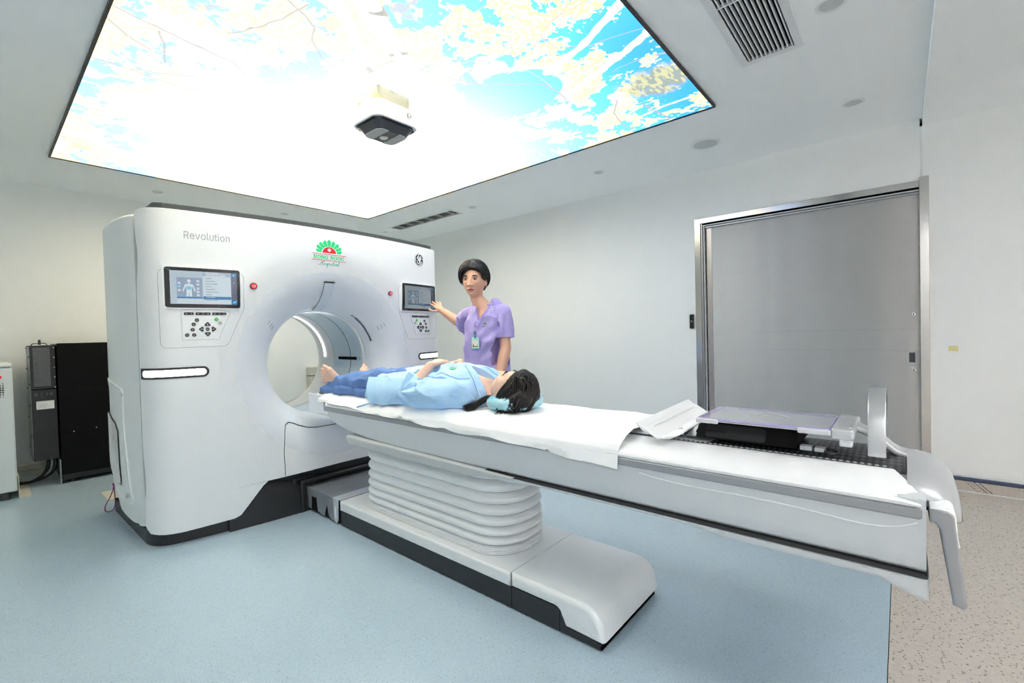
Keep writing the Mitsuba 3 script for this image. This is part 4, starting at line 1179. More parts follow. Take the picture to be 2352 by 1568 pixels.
# stitched edge of the cradle
for x in np.arange(-0.66, -0.03, 0.0155):
    add('stitch', box(x, x + 0.008, YC - 0.1265, YC - 0.1235, 0.7725, 0.7750), 'm_button_grey', tb)
pr('m_drape', (0.55, 0.565, 0.60), 0.3)
R_ = [[(x, YC + y, czz(y) + 0.002) for y in np.linspace(-0.122, 0.122, 13)] + [(x, YC + y, czz(y) + 0.0005) for y in np.linspace(0.122, -0.122, 13)] for x in np.linspace(-0.92, -0.43, 6)]
for i, r_ in enumerate(R_):
    if i == 5:
        for q, p_ in enumerate(r_):
            r_[q] = (p_[0] - 0.05 + 0.10 * (p_[1] - (YC - 0.122)) / 0.244, p_[1], p_[2])
add('clear_sheet', loft(R_), 'm_drape', tb, smooth=30, label='grey translucent plastic sheet over the cradle')
tri = [(-0.535, 1.55), (-0.47, 1.55), (-0.455, 1.59), (-0.52, 1.60)]
for a, b in ((0, 1), (1, 2), (2, 3), (3, 0), (0, 2), (1, 3)):
    p, q = tri[a], tri[b]
    add('printed_line', tube([(x, y, czz(y - YC) + 0.003) for x, y in zip(np.linspace(p[0], q[0], 5), np.linspace(p[1], q[1], 5))], 0.0007, 4), 'm_letter', tb)
# cradle end toward the scanner: white block with a sunk top
nz = [[(x, YC + w * c_, z) for c_, z in ((-1, 0.648), (-1.0, 0.70), (-1, 0.765), (-0.96, 0.772), (-0.8, 0.760), (0.8, 0.760), (0.96, 0.772), (1, 0.765), (1, 0.70), (1, 0.648), (0.8, 0.625), (-0.8, 0.625))] for x, w in ((-3.10, 0.170), (-3.08, 0.178), (-3.0, 0.180), (-2.76, 0.182))]
add('cradle_nose', loft(nz), 'm_flare', tb, smooth=30, label='white support at the scanner end')
add('nose_clip', box(-2.776, -2.765, 1.408, 1.425, 0.708, 0.742, 0.003), 'm_silver_light', tb)

# far end: hood, dark cavity, end bracket
pr('m_hood', (0.46, 0.47, 0.49), 0.35, metallic=0.3)
hood = []
for x, zt, dz, w in ((0.008, 0.786, 0.052, 0.196), (0.03, 0.786, 0.055, 0.197), (0.06, 0.780, 0.062, 0.196), (0.085, 0.765, 0.068, 0.190), (0.100, 0.740, 0.060, 0.178), (0.106, 0.712, 0.035, 0.165)):
    a = np.linspace(-1, 1, 17)
    topz = [zt - dz * abs(t) ** 3.2 for t in a]
    hood.append([(x, YC + w * t, z) for t, z in zip(a, topz)] + [(x - 0.012, YC + (w - 0.012) * t, z - 0.012) for t, z in zip(a[::-1], topz[::-1])])
add('end_hood', loft(hood), 'm_hood', tb, smooth=50, label='rounded grey hood on the free end')
add('cavity', box(-0.02, 0.060, YC - 0.165, YC + 0.165, 0.69, 0.742), 'm_black', tb)
add('cavity_sill', box(0.0, 0.07, YC - 0.185, YC + 0.185, 0.705, 0.712), 'm_silver_light', tb)
eb = [(0.045, 0.722), (0.066, 0.722), *rnd(0.072, 0.706, 0.016, 85, 5, 6), (0.103, 0.545), (0.106, 0.512), (0.098, 0.507), (0.083, 0.512), (0.062, 0.676), (0.056, 0.688), (0.045, 0.690)]
add('end_bracket', side_extrude(eb, YC - 0.252, YC + 0.252, 0.006), 'm_rail', tb, smooth=30, label='dark grey end bracket')
add('bracket_cap', side_extrude([(0.046, 0.7225), (0.066, 0.7225), *rnd(0.073, 0.7075, 0.0165, 85, 5, 6), (0.094, 0.64), (0.092, 0.64), (0.082, 0.7), (0.046, 0.712)], YC - 0.25, YC + 0.25, 0.004), 'm_white', tb, smooth=30)

# ------------------------------------------------------------------ on the free end of the table
hoop = 'silver_hoop'
pr('m_satin', (0.62, 0.63, 0.65), 0.30, metallic=0.85)
a = np.radians(np.linspace(-14, 194, 48))
R_ = []
for t in a:
    c, s_ = math.cos(t), math.sin(t)
    y, z, b = 1.640 - 0.112 * c, 0.826 + 0.138 * s_, 0.006
    w0, w1 = (-0.071, -0.033)
    ny, nz = -c, s_
    R_.append([(w0, y, z), (w0 + 0.004, y + ny * 0.0015, z + nz * 0.0015), (w1 - 0.004, y + ny * 0.0015, z + nz * 0.0015), (w1, y, z), (w1, y - ny * b, z - nz * b), (w0, y - ny * b, z - nz * b)])
k = add(hoop, loft(R_), 'm_satin', smooth=35)
lab(k, 'upright satin silver hoop on the free end of the scanner table', 'hoop')

tray = 'accessory_tray'
_used[tray] = 1
lab(tray, 'clear acrylic tray with lilac edges and a grey metal bracket, raised on the table end', 'tray')
scene['m_acrylic'] = {'type': 'thindielectric', 'int_ior': 1.45, 'specular_transmittance': rgb((0.86, 0.87, 0.90)), 'specular_reflectance': rgb((1.0, 1.0, 1.0))}
pr('m_lilac', (0.50, 0.44, 0.74), 0.2, spec=0.8)
pr('m_milky', (0.70, 0.71, 0.75), 0.25)
tx0, tx1, ty0, ty1, tz = -0.502, -0.152, 1.500, 1.750, 0.853
v = np.array([[tx0, ty0, tz + .006], [tx1, ty0, tz + .006], [tx1, ty1, tz + .006], [tx0, ty1, tz + .006]])
add('cover', (v, np.array([[0, 1, 2], [0, 2, 3]])), 'm_acrylic', tray, label='clear acrylic cover')
add('base_sheet', rbox(tx0 + 0.004, tx1 - 0.004, ty0 + 0.004, ty1 - 0.004, tz - 0.007, tz - 0.001, 0.0028), pr('m_tray_base', (0.60, 0.615, 0.63), 0.3), tray, smooth=40)
fr = rect(tx0, ty0, 0, 0) if False else (rect(tx0, tx1, ty0, ty1, 0.02) - rect(tx0 + 0.005, tx1 - 0.005, ty0 + 0.005, ty1 - 0.005, 0.018))
m = prism(fr, 0.006)
m.apply_translation((0, 0, tz - 0.0005))
add('lilac_edge', m, 'm_lilac', tray)
for x0, x1, y0, y1 in ((tx0 - 0.005, tx0 + 0.062, ty0 - 0.004, ty0 + 0.008), (tx1 - 0.075, tx1 + 0.003, ty0 - 0.004, ty0 + 0.008), (tx0 - 0.004, tx0 + 0.062, ty1 - 0.008, ty1 + 0.004)):
    add('corner_clip', rbox(x0, x1, y0, y1, tz - 0.012, tz + 0.0035, 0.004), 'm_milky', tray, smooth=40)
add('end_rim', rbox(tx0 - 0.004, tx0 + 0.010, ty0, ty1, tz - 0.004, tz + 0.004, 0.0035), 'm_lilac', tray, smooth=40)
add('cable', tube(spline([(-0.40, 1.66, tz + .001), (-0.36, 1.70, tz + .001), (-0.30, 1.685, tz + .001), (-0.27, 1.645, tz + .001), (-0.31, 1.635, tz + .001), (-0.35, 1.67, tz + .001), (-0.38, 1.64, tz + .001)], 50), 0.0022, 6), 'm_symbol', tray, smooth=True, label='white cable under the cover')
bk = add('end_bracket', rbox(-0.150, -0.098, 1.505, 1.755, 0.832, 0.862, 0.007), 'm_silver_light', tray, smooth=40, label='grey metal end bracket')
add('foot', rbox(-0.132, -0.102, 1.512, 1.545, 0.812, 0.836, 0.005), 'm_milky', bk, smooth=40)
for y in (1.535, 1.72):
    for x in (-0.138, -0.110):
        add('screw', trimesh.creation.cylinder(0.005, 0.002, sections=16).apply_translation((x, y, 0.8625)), 'm_chrome', bk)
arm_ = spline([(-0.100, 0.848), (-0.075, 0.838), (-0.040, 0.815), (-0.020, 0.797), (-0.004, 0.789), (0.008, 0.788)], 24)
R_ = []
for (x, z), (dx, dz) in zip(arm_, np.gradient(arm_, axis=0)):
    L_ = math.hypot(dx, dz)
    nx, nz = -dz / L_, dx / L_
    h_ = 0.008
    R_.append([(x + nx * h_ * a_, 1.645 + 0.034 * b_, z + nz * h_ * a_) for a_, b_ in ((1, -.9), (.6, -1), (-.6, -1), (-1, -.9), (-1, .9), (-.6, 1), (.6, 1), (1, .9))])
add('arm', loft(R_), 'm_silver_light', tray, smooth=50, label='bent grey metal arm')

hr = 'strap_case'
_used[hr] = 1
lab(hr, 'low black padded case with a glossy front under the acrylic tray', 'case')
prof_ = [(1.522, 0.789), (1.530, 0.790), (1.556, 0.836), (1.565, 0.842), (1.74, 0.842), (1.76, 0.835), (1.77, 0.79)]
R_ = [[(x, YC + (y - YC) * k_ + dy, 0.789 + (z - 0.789) * kz) for y, z in prof_] for x, k_, kz, dy in ((-0.535, 0.90, 0.10, 0.0), (-0.530, 0.96, 0.45, 0.0), (-0.50, 1.0, 0.96, 0.0), (-0.47, 1.0, 1.0, 0.0), (-0.30, 1.0, 1.0, 0.0), (-0.262, 1.0, 0.96, 0.0), (-0.235, 0.97, 0.55, 0.0))]
add('case', loft(R_), 'm_black_matte', hr, smooth=40)
add('window', place(prism(rect(-0.49, -0.315, 0.004, 0.049, 0.01), 0.0015), (0, 1.5280, 0.788), (1, 0, 0), (0, 0.49, 0.872)), 'm_black_gloss', hr)
R_ = [[(x + dx, YC + (y - YC) * 1.012, 0.788 + (z - 0.788) * 1.05) for y, z in prof_] for x, dx in ((-0.545, 0.0), (-0.520, 0.0), (-0.495, 0.0))]
add('grey_band', loft([[(x, 1.520 + (y - 1.520), z) for x, y, z in r_] for r_ in [[(-0.548 + 0.03 * i, y, 0.788 + (z - 0.788) * (0.25 + 0.42 * i)) for y, z in prof_] for i in range(2)]]), 'm_rail', hr, smooth=40)
k = 'cable_bundle'
lab(k, 'grey cable connectors lying between the black case and the metal bracket', 'cables')
_used[k] = 1
add('connector', rbox(-0.225, -0.195, 1.52, 1.545, 0.788, 0.802, 0.003), 'm_letter', k, smooth=40)
add('connector', rbox(-0.190, -0.165, 1.52, 1.55, 0.788, 0.800, 0.003), 'm_button_grey', k, smooth=40)
add('cord', tube(spline([(-0.17, 1.53, 0.793), (-0.145, 1.515, 0.790), (-0.135, 1.54, 0.789), (-0.17, 1.57, 0.790), (-0.23, 1.56, 0.792)], 24), 0.003, 6), 'm_black', k, smooth=True)
k = 'metal_buckle'
_used[k] = 1
lab(k, 'small silver strap buckle and grey straps beside the white board', 'buckle')
add('buckle', cat([box(-0.585 + i * .01, -0.578 + i * .01, 1.53, 1.60, 0.788, 0.794 + .002 * (i % 2)) for i in range(3)] + [rbox(-0.590, -0.555, 1.56, 1.585, 0.790, 0.800, 0.003)]), 'm_satin', k)
add('strap', box(-0.60, -0.53, 1.62, 1.66, 0.786, 0.800, 0.003), 'm_button_grey', k)

# white bent board lying across the table
bp = [(-0.695, 0.826), (-0.688, 0.828), (-0.668, 0.812), (-0.661, 0.8115), (-0.645, 0.803), (-0.618, 0.7865), (-0.585, 0.790), (-0.555, 0.802), (-0.548, 0.806), (-0.546, 0.801), (-0.575, 0.786), (-0.618, 0.7795), (-0.65, 0.797), (-0.672, 0.804)]
pr('m_board', (0.88, 0.885, 0.89), 0.35)
m = side_extrude(bp, 1.452, 1.842, 0.003, 3)
m.vertices[:, 0] += (m.vertices[:, 1] - 1.452) * 0.10
m.vertices[:, 2] += (m.vertices[:, 1] - 1.452) * 0.085
k = add('white_board', m, 'm_board', smooth=30)
lab(k, 'white moulded plastic arm board lying across the table next to the acrylic tray', 'arm board')
m = box(-0.664, -0.650, 1.50, 1.80, 0.8070, 0.8092)
m.vertices[:, 0] += (m.vertices[:, 1] - 1.452) * 0.10
m.vertices[:, 2] += (m.vertices[:, 1] - 1.452) * 0.085
add('slot', m, 'm_lamp_off', k)


# ------------------------------------------------------------------ sheet on the table
def hemz(x):
    return np.interp(x, [-2.85, -2.45, -2.2, -1.8, -1.3, -0.9, -0.70], [0.745, 0.738, 0.725, 0.715, 0.704, 0.690, 0.678])


xs, NW = np.linspace(-2.835, -0.715, 190), 64
G = []
for x in xs:
    zh = hemz(x) + 0.004 * math.sin(x * 9) + 0.003 * math.sin(x * 23 + 1)
    base = np.array([(1.3905 - 0.004 * math.sin(x * 14), zh), (1.3925, 0.5 * (zh + 0.738)), (1.397, 0.739), (1.410, 0.754), (1.450, 0.780), (1.495, 0.7925), (1.55, 0.790), (1.645, 0.7875), (1.74, 0.790), (1.795, 0.7925), (1.84, 0.780), (1.882, 0.754), (1.896, 0.735), (1.8995, 0.70)])
    if x < -2.70:                                   # the free corner at the scanner end
        base[:3, 0] += 0.012
    t = np.linspace(0, len(base) - 1, NW)
    y = np.interp(t, np.arange(len(base)), base[:, 0])
    z = np.interp(t, np.arange(len(base)), base[:, 1])
    G.append(np.c_[np.full(NW, x), y, z])
G = np.array(G)
w = meshkit.fbm(np.stack([G[..., 0] * 7 + G[..., 1] * 9, G[..., 1] * 16 - G[..., 0] * 3, 0 * G[..., 0]], -1), 3, 5) - 0.5
w2 = meshkit.fbm(np.stack([G[..., 0] * 22, G[..., 1] * 5, 3 + 0 * G[..., 0]], -1), 2, 8) - 0.5
edge = np.clip((G[..., 1] - 1.393) / 0.03, 0, 1)
lift = np.abs(w) * 0.020 + np.abs(w2) * 0.006
G[..., 2] += lift * edge
G[..., 1] -= (1 - edge) * (np.abs(w) * 0.022) * (G[..., 1] < 1.5)
# soft folds near the elbow and at the end
for cx, cy, ax, s_, h_ in ((-2.17, 1.44, 0.5, 0.02, 0.016), (-1.93, 1.42, -0.35, 0.02, 0.012), (-1.62, 1.42, 0.3, 0.03, 0.008)):
    d_ = (G[..., 0] - cx) + ax * (G[..., 1] - cy)
    G[..., 2] += h_ * np.exp(-(d_ / s_) ** 2) * np.exp(-((G[..., 1] - cy) / 0.06) ** 2)
G[..., 0] += np.where(G[..., 0] > -0.9, (G[..., 1] - 1.55) * 0.10 * np.clip((G[..., 0] + 0.9) / 0.18, 0, 1), 0)
G2 = G.copy()
G2[..., 2] -= 0.0016
m = cat([grid(G), trimesh.Trimesh(grid(G2).vertices, grid(G2).faces[:, ::-1], process=False)])
pr('m_sheet', (0.90, 0.905, 0.91), 0.85, spec=0.15)
k = add('bed_sheet', m, 'm_sheet', smooth=True)
lab(k, 'white sheet spread over the scanner table under the patient', 'sheet')

# ------------------------------------------------------------------ things along the back wall
bc_ = 'black_cabinet'
_used[bc_] = 1
lab(bc_, 'tall matte black metal cabinet of three stacked panels behind the scanner', 'cabinet')
add('body', box(-5.70, -5.252, 0.435, 1.25, 0.03, 1.150), 'm_black', bc_)
for z0, z1 in ((0.075, 0.391), (0.394, 0.772), (0.775, 1.153)):
    add('front_panel', box(-5.252, -5.243, 0.435, 1.25, z0, z1, 0.002), 'm_black_matte', bc_)
add('kick_plate', box(-5.252, -5.245, 0.44, 1.25, 0.03, 0.073), 'm_black', bc_)
for y in (0.50, 1.1):
    add('foot', trimesh.creation.cylinder(0.02, 0.03, sections=16).apply_translation((-5.30, y, 0.015)), 'm_black', bc_)
for y, z in ((0.515, 0.42), (0.655, 0.43)):
    add('screw', trimesh.creation.icosphere(1, 0.005).apply_translation((-5.243, y, z)), 'm_letter', bc_)
add('side_bracket', box(-5.32, -5.245, 0.427, 0.433, 0.0, 0.20, 0.001), 'm_letter', bc_)
nc = 'power_box'
_used[nc] = 1
lab(nc, 'narrow black unit with a mesh front and white sticker beside the black cabinet', 'power unit')
add('lower_body', box(-5.60, -5.25, 0.282, 0.424, 0.217, 0.784, 0.002), 'm_black', nc)
add('upper_body', box(-5.60, -5.25, 0.282, 0.424, 0.789, 1.140, 0.002), 'm_black', nc)
pr('m_mesh_metal', (0.16, 0.165, 0.17), 0.45, metallic=0.5)
add('mesh_back', box(-5.252, -5.2475, 0.298, 0.391, 0.812, 1.122), 'm_dark', nc)
for i in range(12):
    y = 0.300 + i * 0.0082
    add('mesh_wire', box(-5.2475, -5.2455, y, y + 0.0028, 0.812, 1.122), 'm_mesh_metal', nc)
for i in range(26):
    z = 0.815 + i * 0.0122
    add('mesh_wire', box(-5.2475, -5.246, 0.298, 0.391, z, z + 0.003), 'm_mesh_metal', nc)
add('side_strip', box(-5.60, -5.27, 0.2795, 0.2825, 0.23, 1.13), pr('m_side_strip', (0.30, 0.32, 0.33), 0.45), nc, label='grey side strip')
st_ = add('sticker', box(-5.2495, -5.2485, 0.306, 0.408, 0.628, 0.694), 'm_symbol', nc, label='white sticker with small print')
for i, (y0, y1) in enumerate(((0.334, 0.375), (0.311, 0.328), (0.337, 0.372), (0.312, 0.37), (0.312, 0.392), (0.312, 0.38), (0.312, 0.36))):
    z = 0.688 - i * 0.0078
    add('print_line', box(-5.2486, -5.2480, y0, y1, z - 0.002, z), 'm_letter', st_)
for y0, y1 in ((0.299, 0.318), (0.335, 0.342), (0.365, 0.375), (0.385, 0.402)):
    add('vent', box(-5.2495, -5.2485, y0, y1, 0.735, 0.762), 'm_dark', nc)
add('knob', trimesh.creation.cylinder(0.008, 0.04, sections=16).apply_translation((-5.35, 0.345, 1.165)), 'm_dark', nc, smooth=40)
add('handle', tube(spline([(-5.30, 0.295, 1.14), (-5.30, 0.30, 1.152), (-5.30, 0.33, 1.155), (-5.30, 0.375, 1.154), (-5.30, 0.385, 1.14)], 16), 0.003, 6), 'm_black', nc)
for z in (0.80, 0.88, 0.96, 1.04, 1.12):
    add('rivet', trimesh.creation.icosphere(1, 0.004).apply_translation((-5.249, 0.417, z)), 'm_symbol', nc)
for i, z in enumerate((0.235, 0.30, 0.42, 0.55, 0.66, 0.79, 0.83, 0.95, 1.05, 1.12)):
    add('screw', trimesh.creation.icosphere(1, 0.006).apply_translation((-5.29 - 0.24 * (i % 2), 0.278, z)), 'm_black', nc)
for j, (dy, r_, mt) in enumerate(((0.0, 0.011, 'm_cable_grey'), (0.022, 0.014, 'm_black'), (-0.022, 0.012, 'm_black'))):
    k = key_of('cable')
    p = spline([(-5.42 - 0.03 * j, 0.392 + dy * .5, 0.215), (-5.42, 0.392 + dy, 0.15), (-5.43, 0.375 + dy, 0.09), (-5.45, 0.32 + dy, 0.05 - 0.008 * j), (-5.48, 0.22, 0.035 - 0.008 * j), (-5.52, 0.05, 0.025)], 40)
    scene[k] = mikit.ply(tube(p, r_, 10), mt, smooth=True)
    lab(k, ('grey corrugated cable curving down from the black power unit, topmost', 'black cable nearest the black cabinet, curving to the floor', 'thin black cable behind the grey one, under the power unit')[j], 'cable')
k = 'cable_collar'
add(k, trimesh.creation.cylinder(0.030, 0.014, sections=20).apply_translation((-5.41, 0.395, 0.210)), 'm_satin', smooth=40)
lab(k, 'small metal collar under the black power unit where the cables enter', 'cable collar')
wc = 'white_cabinet'
_used[wc] = 1
lab(wc, 'white metal cabinet with a red button at the left edge of the photo', 'cabinet')
add('body', box(-5.62, -5.03, -0.42, 0.178, 0.06, 0.984, 0.008), 'm_cabinet', wc, smooth=30)
add('lid', box(-5.63, -5.022, -0.425, 0.179, 0.987, 1.012, 0.006), 'm_cabinet', wc, smooth=30)
k = add('red_button', trimesh.creation.cylinder(0.011, 0.02, sections=20, transform=trimesh.transformations.rotation_matrix(PI / 2, (0, 1, 0))).apply_translation((-5.022, 0.113, 0.916)), 'm_red', wc, smooth=40)
add('ring', trimesh.creation.cylinder(0.017, 0.006, sections=20, transform=trimesh.transformations.rotation_matrix(PI / 2, (0, 1, 0))).apply_translation((-5.028, 0.113, 0.916)), 'm_white', k, smooth=40)
for i in range(3):
    for j in range(7):
        add('vent_hole', trimesh.creation.cylinder((0.003, 0.0045, 0.0055, 0.006, 0.0055, 0.0045, 0.003)[j], 0.003, sections=12, transform=trimesh.transformations.rotation_matrix(PI / 2, (0, 1, 0))).apply_translation((-5.0295, 0.115 + 0.0135 * (i - 0.2) - 0.012, 0.868 - 0.0165 * j)), 'm_black', wc)
for y in (0.115, -0.36):
    add('caster', trimesh.creation.cylinder(0.028, 0.05, sections=20).apply_translation((-5.09, y, 0.026)), 'm_dark', wc, smooth=40)
k = 'floor_bracket'
add(k, cat([box(-5.50, -5.045, 0.186, 0.250, 0.0, 0.004, 0.001), box(-5.50, -5.045, 0.183, 0.188, 0.0, 0.16, 0.001)]), 'm_beige')
lab(k, 'cream L shaped steel floor bracket at the right foot of the white cabinet', 'bracket')
k = 'floor_plate'
add(k, box(-4.66, -4.38, 0.592, 0.72, 0.0, 0.009, 0.001), 'm_beige')
lab(k, 'flat cream steel plate on the floor behind the purple cord loop', 'floor plate')
lp = spline([(-4.06, 0.582, 0.185), (-4.06, 0.572, 0.14), (-4.06, 0.548, 0.085), (-4.06, 0.532, 0.045), (-4.06, 0.540, 0.018), (-4.06, 0.560, 0.014), (-4.06, 0.578, 0.030), (-4.06, 0.586, 0.075), (-4.06, 0.584, 0.14), (-4.06, 0.582, 0.185)], 50)
k = add('cord_loop', tube(lp, 0.0028, 8), 'm_purple', smooth=True)
lab(k, 'purple cord loop hanging low beside the back corner of the scanner', 'cord loop')
add('knot', trimesh.creation.icosphere(2, 0.008).apply_translation((-4.06, 0.582, 0.19)), 'm_purple', k, smooth=True)

# ------------------------------------------------------------------ the positioning camera under the ceiling
cam_ = 'positioning_camera'
_used[cam_] = 1
lab(cam_, 'white and black positioning camera hanging from the lit ceiling panel', 'camera unit')


def rr_ring(cx, cy, hx, hy, r, z, n=8):
    P = []
    for sx_, sy_, a in ((1, 1, 0), (-1, 1, 90), (-1, -1, 180), (1, -1, 270)):
        P += [(cx + sx_ * (hx - r) + r * math.cos(t), cy + sy_ * (hy - r) + r * math.sin(t), z) for t in np.radians(np.linspace(a, a + 90, n))]
    return P


cx_, cy_ = -2.300, 1.605
Rg = lambda hx, hy, r, z: rr_ring(cx_, cy_, hx, hy, r, z)
add('shell', loft([Rg(0.130, 0.146, 0.055, 2.455), Rg(0.136, 0.152, 0.06, 2.452), Rg(0.137, 0.153, 0.06, 2.37), Rg(0.135, 0.151, 0.06, 2.362), Rg(0.128, 0.144, 0.055, 2.359), Rg(0.120, 0.136, 0.05, 2.362)]), 'm_white_bright', cam_, smooth=40)
pr('m_anthracite', (0.035, 0.040, 0.050), 0.35)
lo = add('lower_housing', loft([Rg(0.120, 0.136, 0.05, 2.362), Rg(0.112, 0.128, 0.048, 2.352), Rg(0.098, 0.114, 0.045, 2.335), Rg(0.088, 0.104, 0.042, 2.318), Rg(0.084, 0.100, 0.04, 2.314)]), 'm_anthracite', cam_, smooth=40, label='dark grey lower housing')
pr('m_camplate', (0.30, 0.31, 0.30), 0.4)
for x0, x1 in ((-0.084, -0.030), (0.030, 0.084)):
    s = rect(-0.084, 0.084, -0.100, 0.100, 0.04).intersection(sg.box(-0.2, x0 * 1.19, 0.2, x1 * 1.19))
    m = prism(s, 0.003)
    m.apply_translation((cx_, cy_, 2.3115))
    add('cover_plate', m, 'm_camplate', lo)
add('lens_recess', box(cx_ - 0.080, cx_ + 0.080, cy_ - 0.034, cy_ + 0.034, 2.3128, 2.3145), 'm_black', lo)
add('lens_hood', loft([[(cx_ - 0.02 + 0.03 * math.cos(t) * k_, cy_ + 0.026 * math.sin(t) * k_, z) for t in np.linspace(0, 2 * PI, 17)[:-1]] for z, k_ in ((2.3145, 1.0), (2.309, 0.75), (2.308, 0.4))]), 'm_beige', lo, smooth=40)
for side_ in range(4):
    hx, hy = 0.1225, 0.1385
    n = 26
    for i in range(n):
        t = -1 + 2 * (i + 0.5) / n
        t *= 0.66
        x, y = ((hx * t / 0.9, -hy + 0.007), (hx - 0.007, hy * t / 0.9), (hx * t / 0.9, hy - 0.007), (-hx + 0.007, hy * t / 0.9))[side_]
        w = 0.0016
        b = (x - w, x + w, y - 0.007, y + 0.007) if side_ % 2 == 0 else (x - 0.007, x + 0.007, y - w, y + w)
        add('fin', box(cx_ + b[0], cx_ + b[1], cy_ + b[2], cy_ + b[3], 2.352, 2.3605), 'm_black_gloss', lo)
add('mount_plate', box(cx_ - 0.095, cx_ + 0.095, cy_ - 0.105, cy_ + 0.105, 2.455, ZC - 0.012, 0.004), 'm_camplate', cam_)
pr('m_brass', (0.75, 0.62, 0.22), 0.3, metallic=0.6)
for x in (-0.115, 0.05):
    add('mount_bracket', box(cx_ + x, cx_ + x + 0.05, cy_ - 0.135, cy_ - 0.105, 2.455, 2.490, 0.002), 'm_brass', cam_)


def on_cam(s, a, b):
    m = prism(s, b - a)
    m.apply_translation((0, 0, a))
    return place(m, (cx_ + 0.137, cy_ + 0.066, 2.412), (0, 0.019, 0), (0, 0, 0.019 * 1.0)) if False else place_scaled(m)


def place_scaled(m):
    v = m.vertices.copy()
    m = m.copy()
    m.vertices = np.stack([cx_ + 0.1372 + v[:, 2], cy_ + 0.066 + 0.019 * v[:, 0], 2.412 + 0.019 * v[:, 1]], 1)
    return m


roundel('roundel', cam_, 'm_symbol', 'm_navy_print', 'm_symbol', on_cam)

# ------------------------------------------------------------------ people


def skin(bones, edge=0.012, rounds=8, seg=18):
    """Bones (p0, r0, p1, r1) as hulls of spheres, joined, refined and smoothed into one surface."""
    parts = []
    for p0, r0, p1, r1 in bones:
        a = m3.Manifold.sphere(r0, seg).translate(tuple(map(float, p0)))
        b = m3.Manifold.sphere(r1, seg).translate(tuple(map(float, p1)))
        parts.append(m3.Manifold.batch_hull([a, b]))
    m = tm(m3.Manifold.batch_boolean(parts, m3.OpType.Add).refine_to_length(edge))
    m.merge_vertices()
    if rounds:
        trimesh.smoothing.filter_taubin(m, iterations=rounds)
    return m


def chain(pts):
    """[(p, r), ...] -> bones."""
    return [(a[0], a[1], b[0], b[1]) for a, b in zip(pts[:-1], pts[1:])]


class Frame:
    def __init__(self, o, right, up):
        self.o, self.r, self.u = np.asarray(o, float), np.asarray(right, float), np.asarray(up, float)
        self.r = self.r / np.linalg.norm(self.r)
        self.u = self.u - self.r * (self.u @ self.r)
        self.u /= np.linalg.norm(self.u)
        self.f = np.cross(self.u, self.r)             # forward

    def __call__(self, x, y, z):
        """x to the viewer's right as the face looks at one, y forward, z up."""
        return self.o + np.multiply.outer(np.asarray(x, float), self.r) + np.multiply.outer(np.asarray(y, float), self.f) + np.multiply.outer(np.asarray(z, float), self.u)

    def local(self, p):
        d = np.asarray(p) - self.o
        return np.stack([d @ self.r, d @ self.f, d @ self.u], -1)


G_ = lambda a, c, s: np.exp(-((a - c) / s) ** 2)


def head_shape(v):
    """Unit sphere directions -> a head in its own frame (x right, y forward, z up), 0.235 m tall."""
    x, y, z = v.T
    X, Y, Z = x * 0.076, y * 0.096, z * 0.118
    t = np.clip(-z, 0, 1)                             # towards the jaw
    X = X * (1 - 0.34 * t ** 1.6)
    Y = np.where(y > 0, Y * (1 - 0.10 * t ** 1.2), Y * (1 - 0.42 * t ** 1.2))
    Y = Y + 0.022 * t ** 2
    Y = np.where(y > 0.35, Y * (1 - 0.05 * (1 - abs(x)) * (np.abs(z) < 0.9)), Y)
    fr = np.clip((y - 0.25) / 0.4, 0, 1)
    Y += fr * (0.0225 * G_(X, 0, 0.0080 + 0.006 * np.clip((-0.012 - Z) / 0.03, 0, 1)) * np.where(Z > -0.036, np.clip((0.018 - Z) / 0.054, 0, 1) ** 1.15, G_(Z, -0.036, 0.007)))       # nose
    Y += fr * 0.006 * (G_(X, 0.0135, 0.007) + G_(X, -0.0135, 0.007)) * G_(Z, -0.034, 0.007)
    for s in (-1, 1):
        Y -= fr * 0.0085 * G_(X, s * 0.032, 0.016) * G_(Z, 0.006, 0.012)      # sockets
        Y += fr * 0.004 * G_(X, s * 0.032, 0.02) * G_(Z, 0.024, 0.008)        # brows
        Y += fr * 0.005 * G_(X, s * 0.044, 0.016) * G_(Z, -0.022, 0.018)      # cheeks
    Y += fr * 0.0068 * G_(X, 0, 0.019) * G_(Z, -0.0600, 0.0055)               # upper lip
    Y += fr * 0.0068 * G_(X, 0, 0.016) * G_(Z, -0.0715, 0.0055)               # lower lip
    Y -= fr * 0.0035 * G_(X, 0, 0.024) * G_(Z, -0.0655, 0.0028)
    Y -= fr * 0.003 * G_(X, 0, 0.02) * G_(Z, -0.082, 0.006)
    Y += fr * 0.007 * G_(X, 0, 0.022) * G_(Z, -0.101, 0.014)                  # chin
    return np.stack([X, Y, Z], 1)


def ear(s):
    m = trimesh.creation.icosphere(3, 1.0)
    x, y, z = m.vertices.T
    v = np.stack([s * (0.073 + x * 0.009 + 0.006 * np.clip(-y, 0, 1)), -0.008 + y * 0.017, -0.010 + z * 0.031], 1)
    rr = np.sqrt(y ** 2 + z ** 2)
    v[:, 0] += s * np.where(x > 0, -0.006 * G_(rr, 0.35, 0.28), 0)
    m.vertices = v
    if s < 0:
        m.faces = m.faces[:, ::-1]
    return m


ICO = trimesh.creation.icosphere(6, 1.0)


def head_mesh(fr, scale=1.0):
    m = ICO.copy()
    m.vertices = head_shape(ICO.vertices)
    hd = mf(m) + mf(ear(1)) + mf(ear(-1))
    m = tm(hd)
    m.vertices = fr(*(m.vertices * scale).T)
    return m


def local_mesh(fr, mesh, scale=1.0):
    m = mesh.copy()
    m.vertices = fr(*(mesh.vertices * scale).T)
    return m


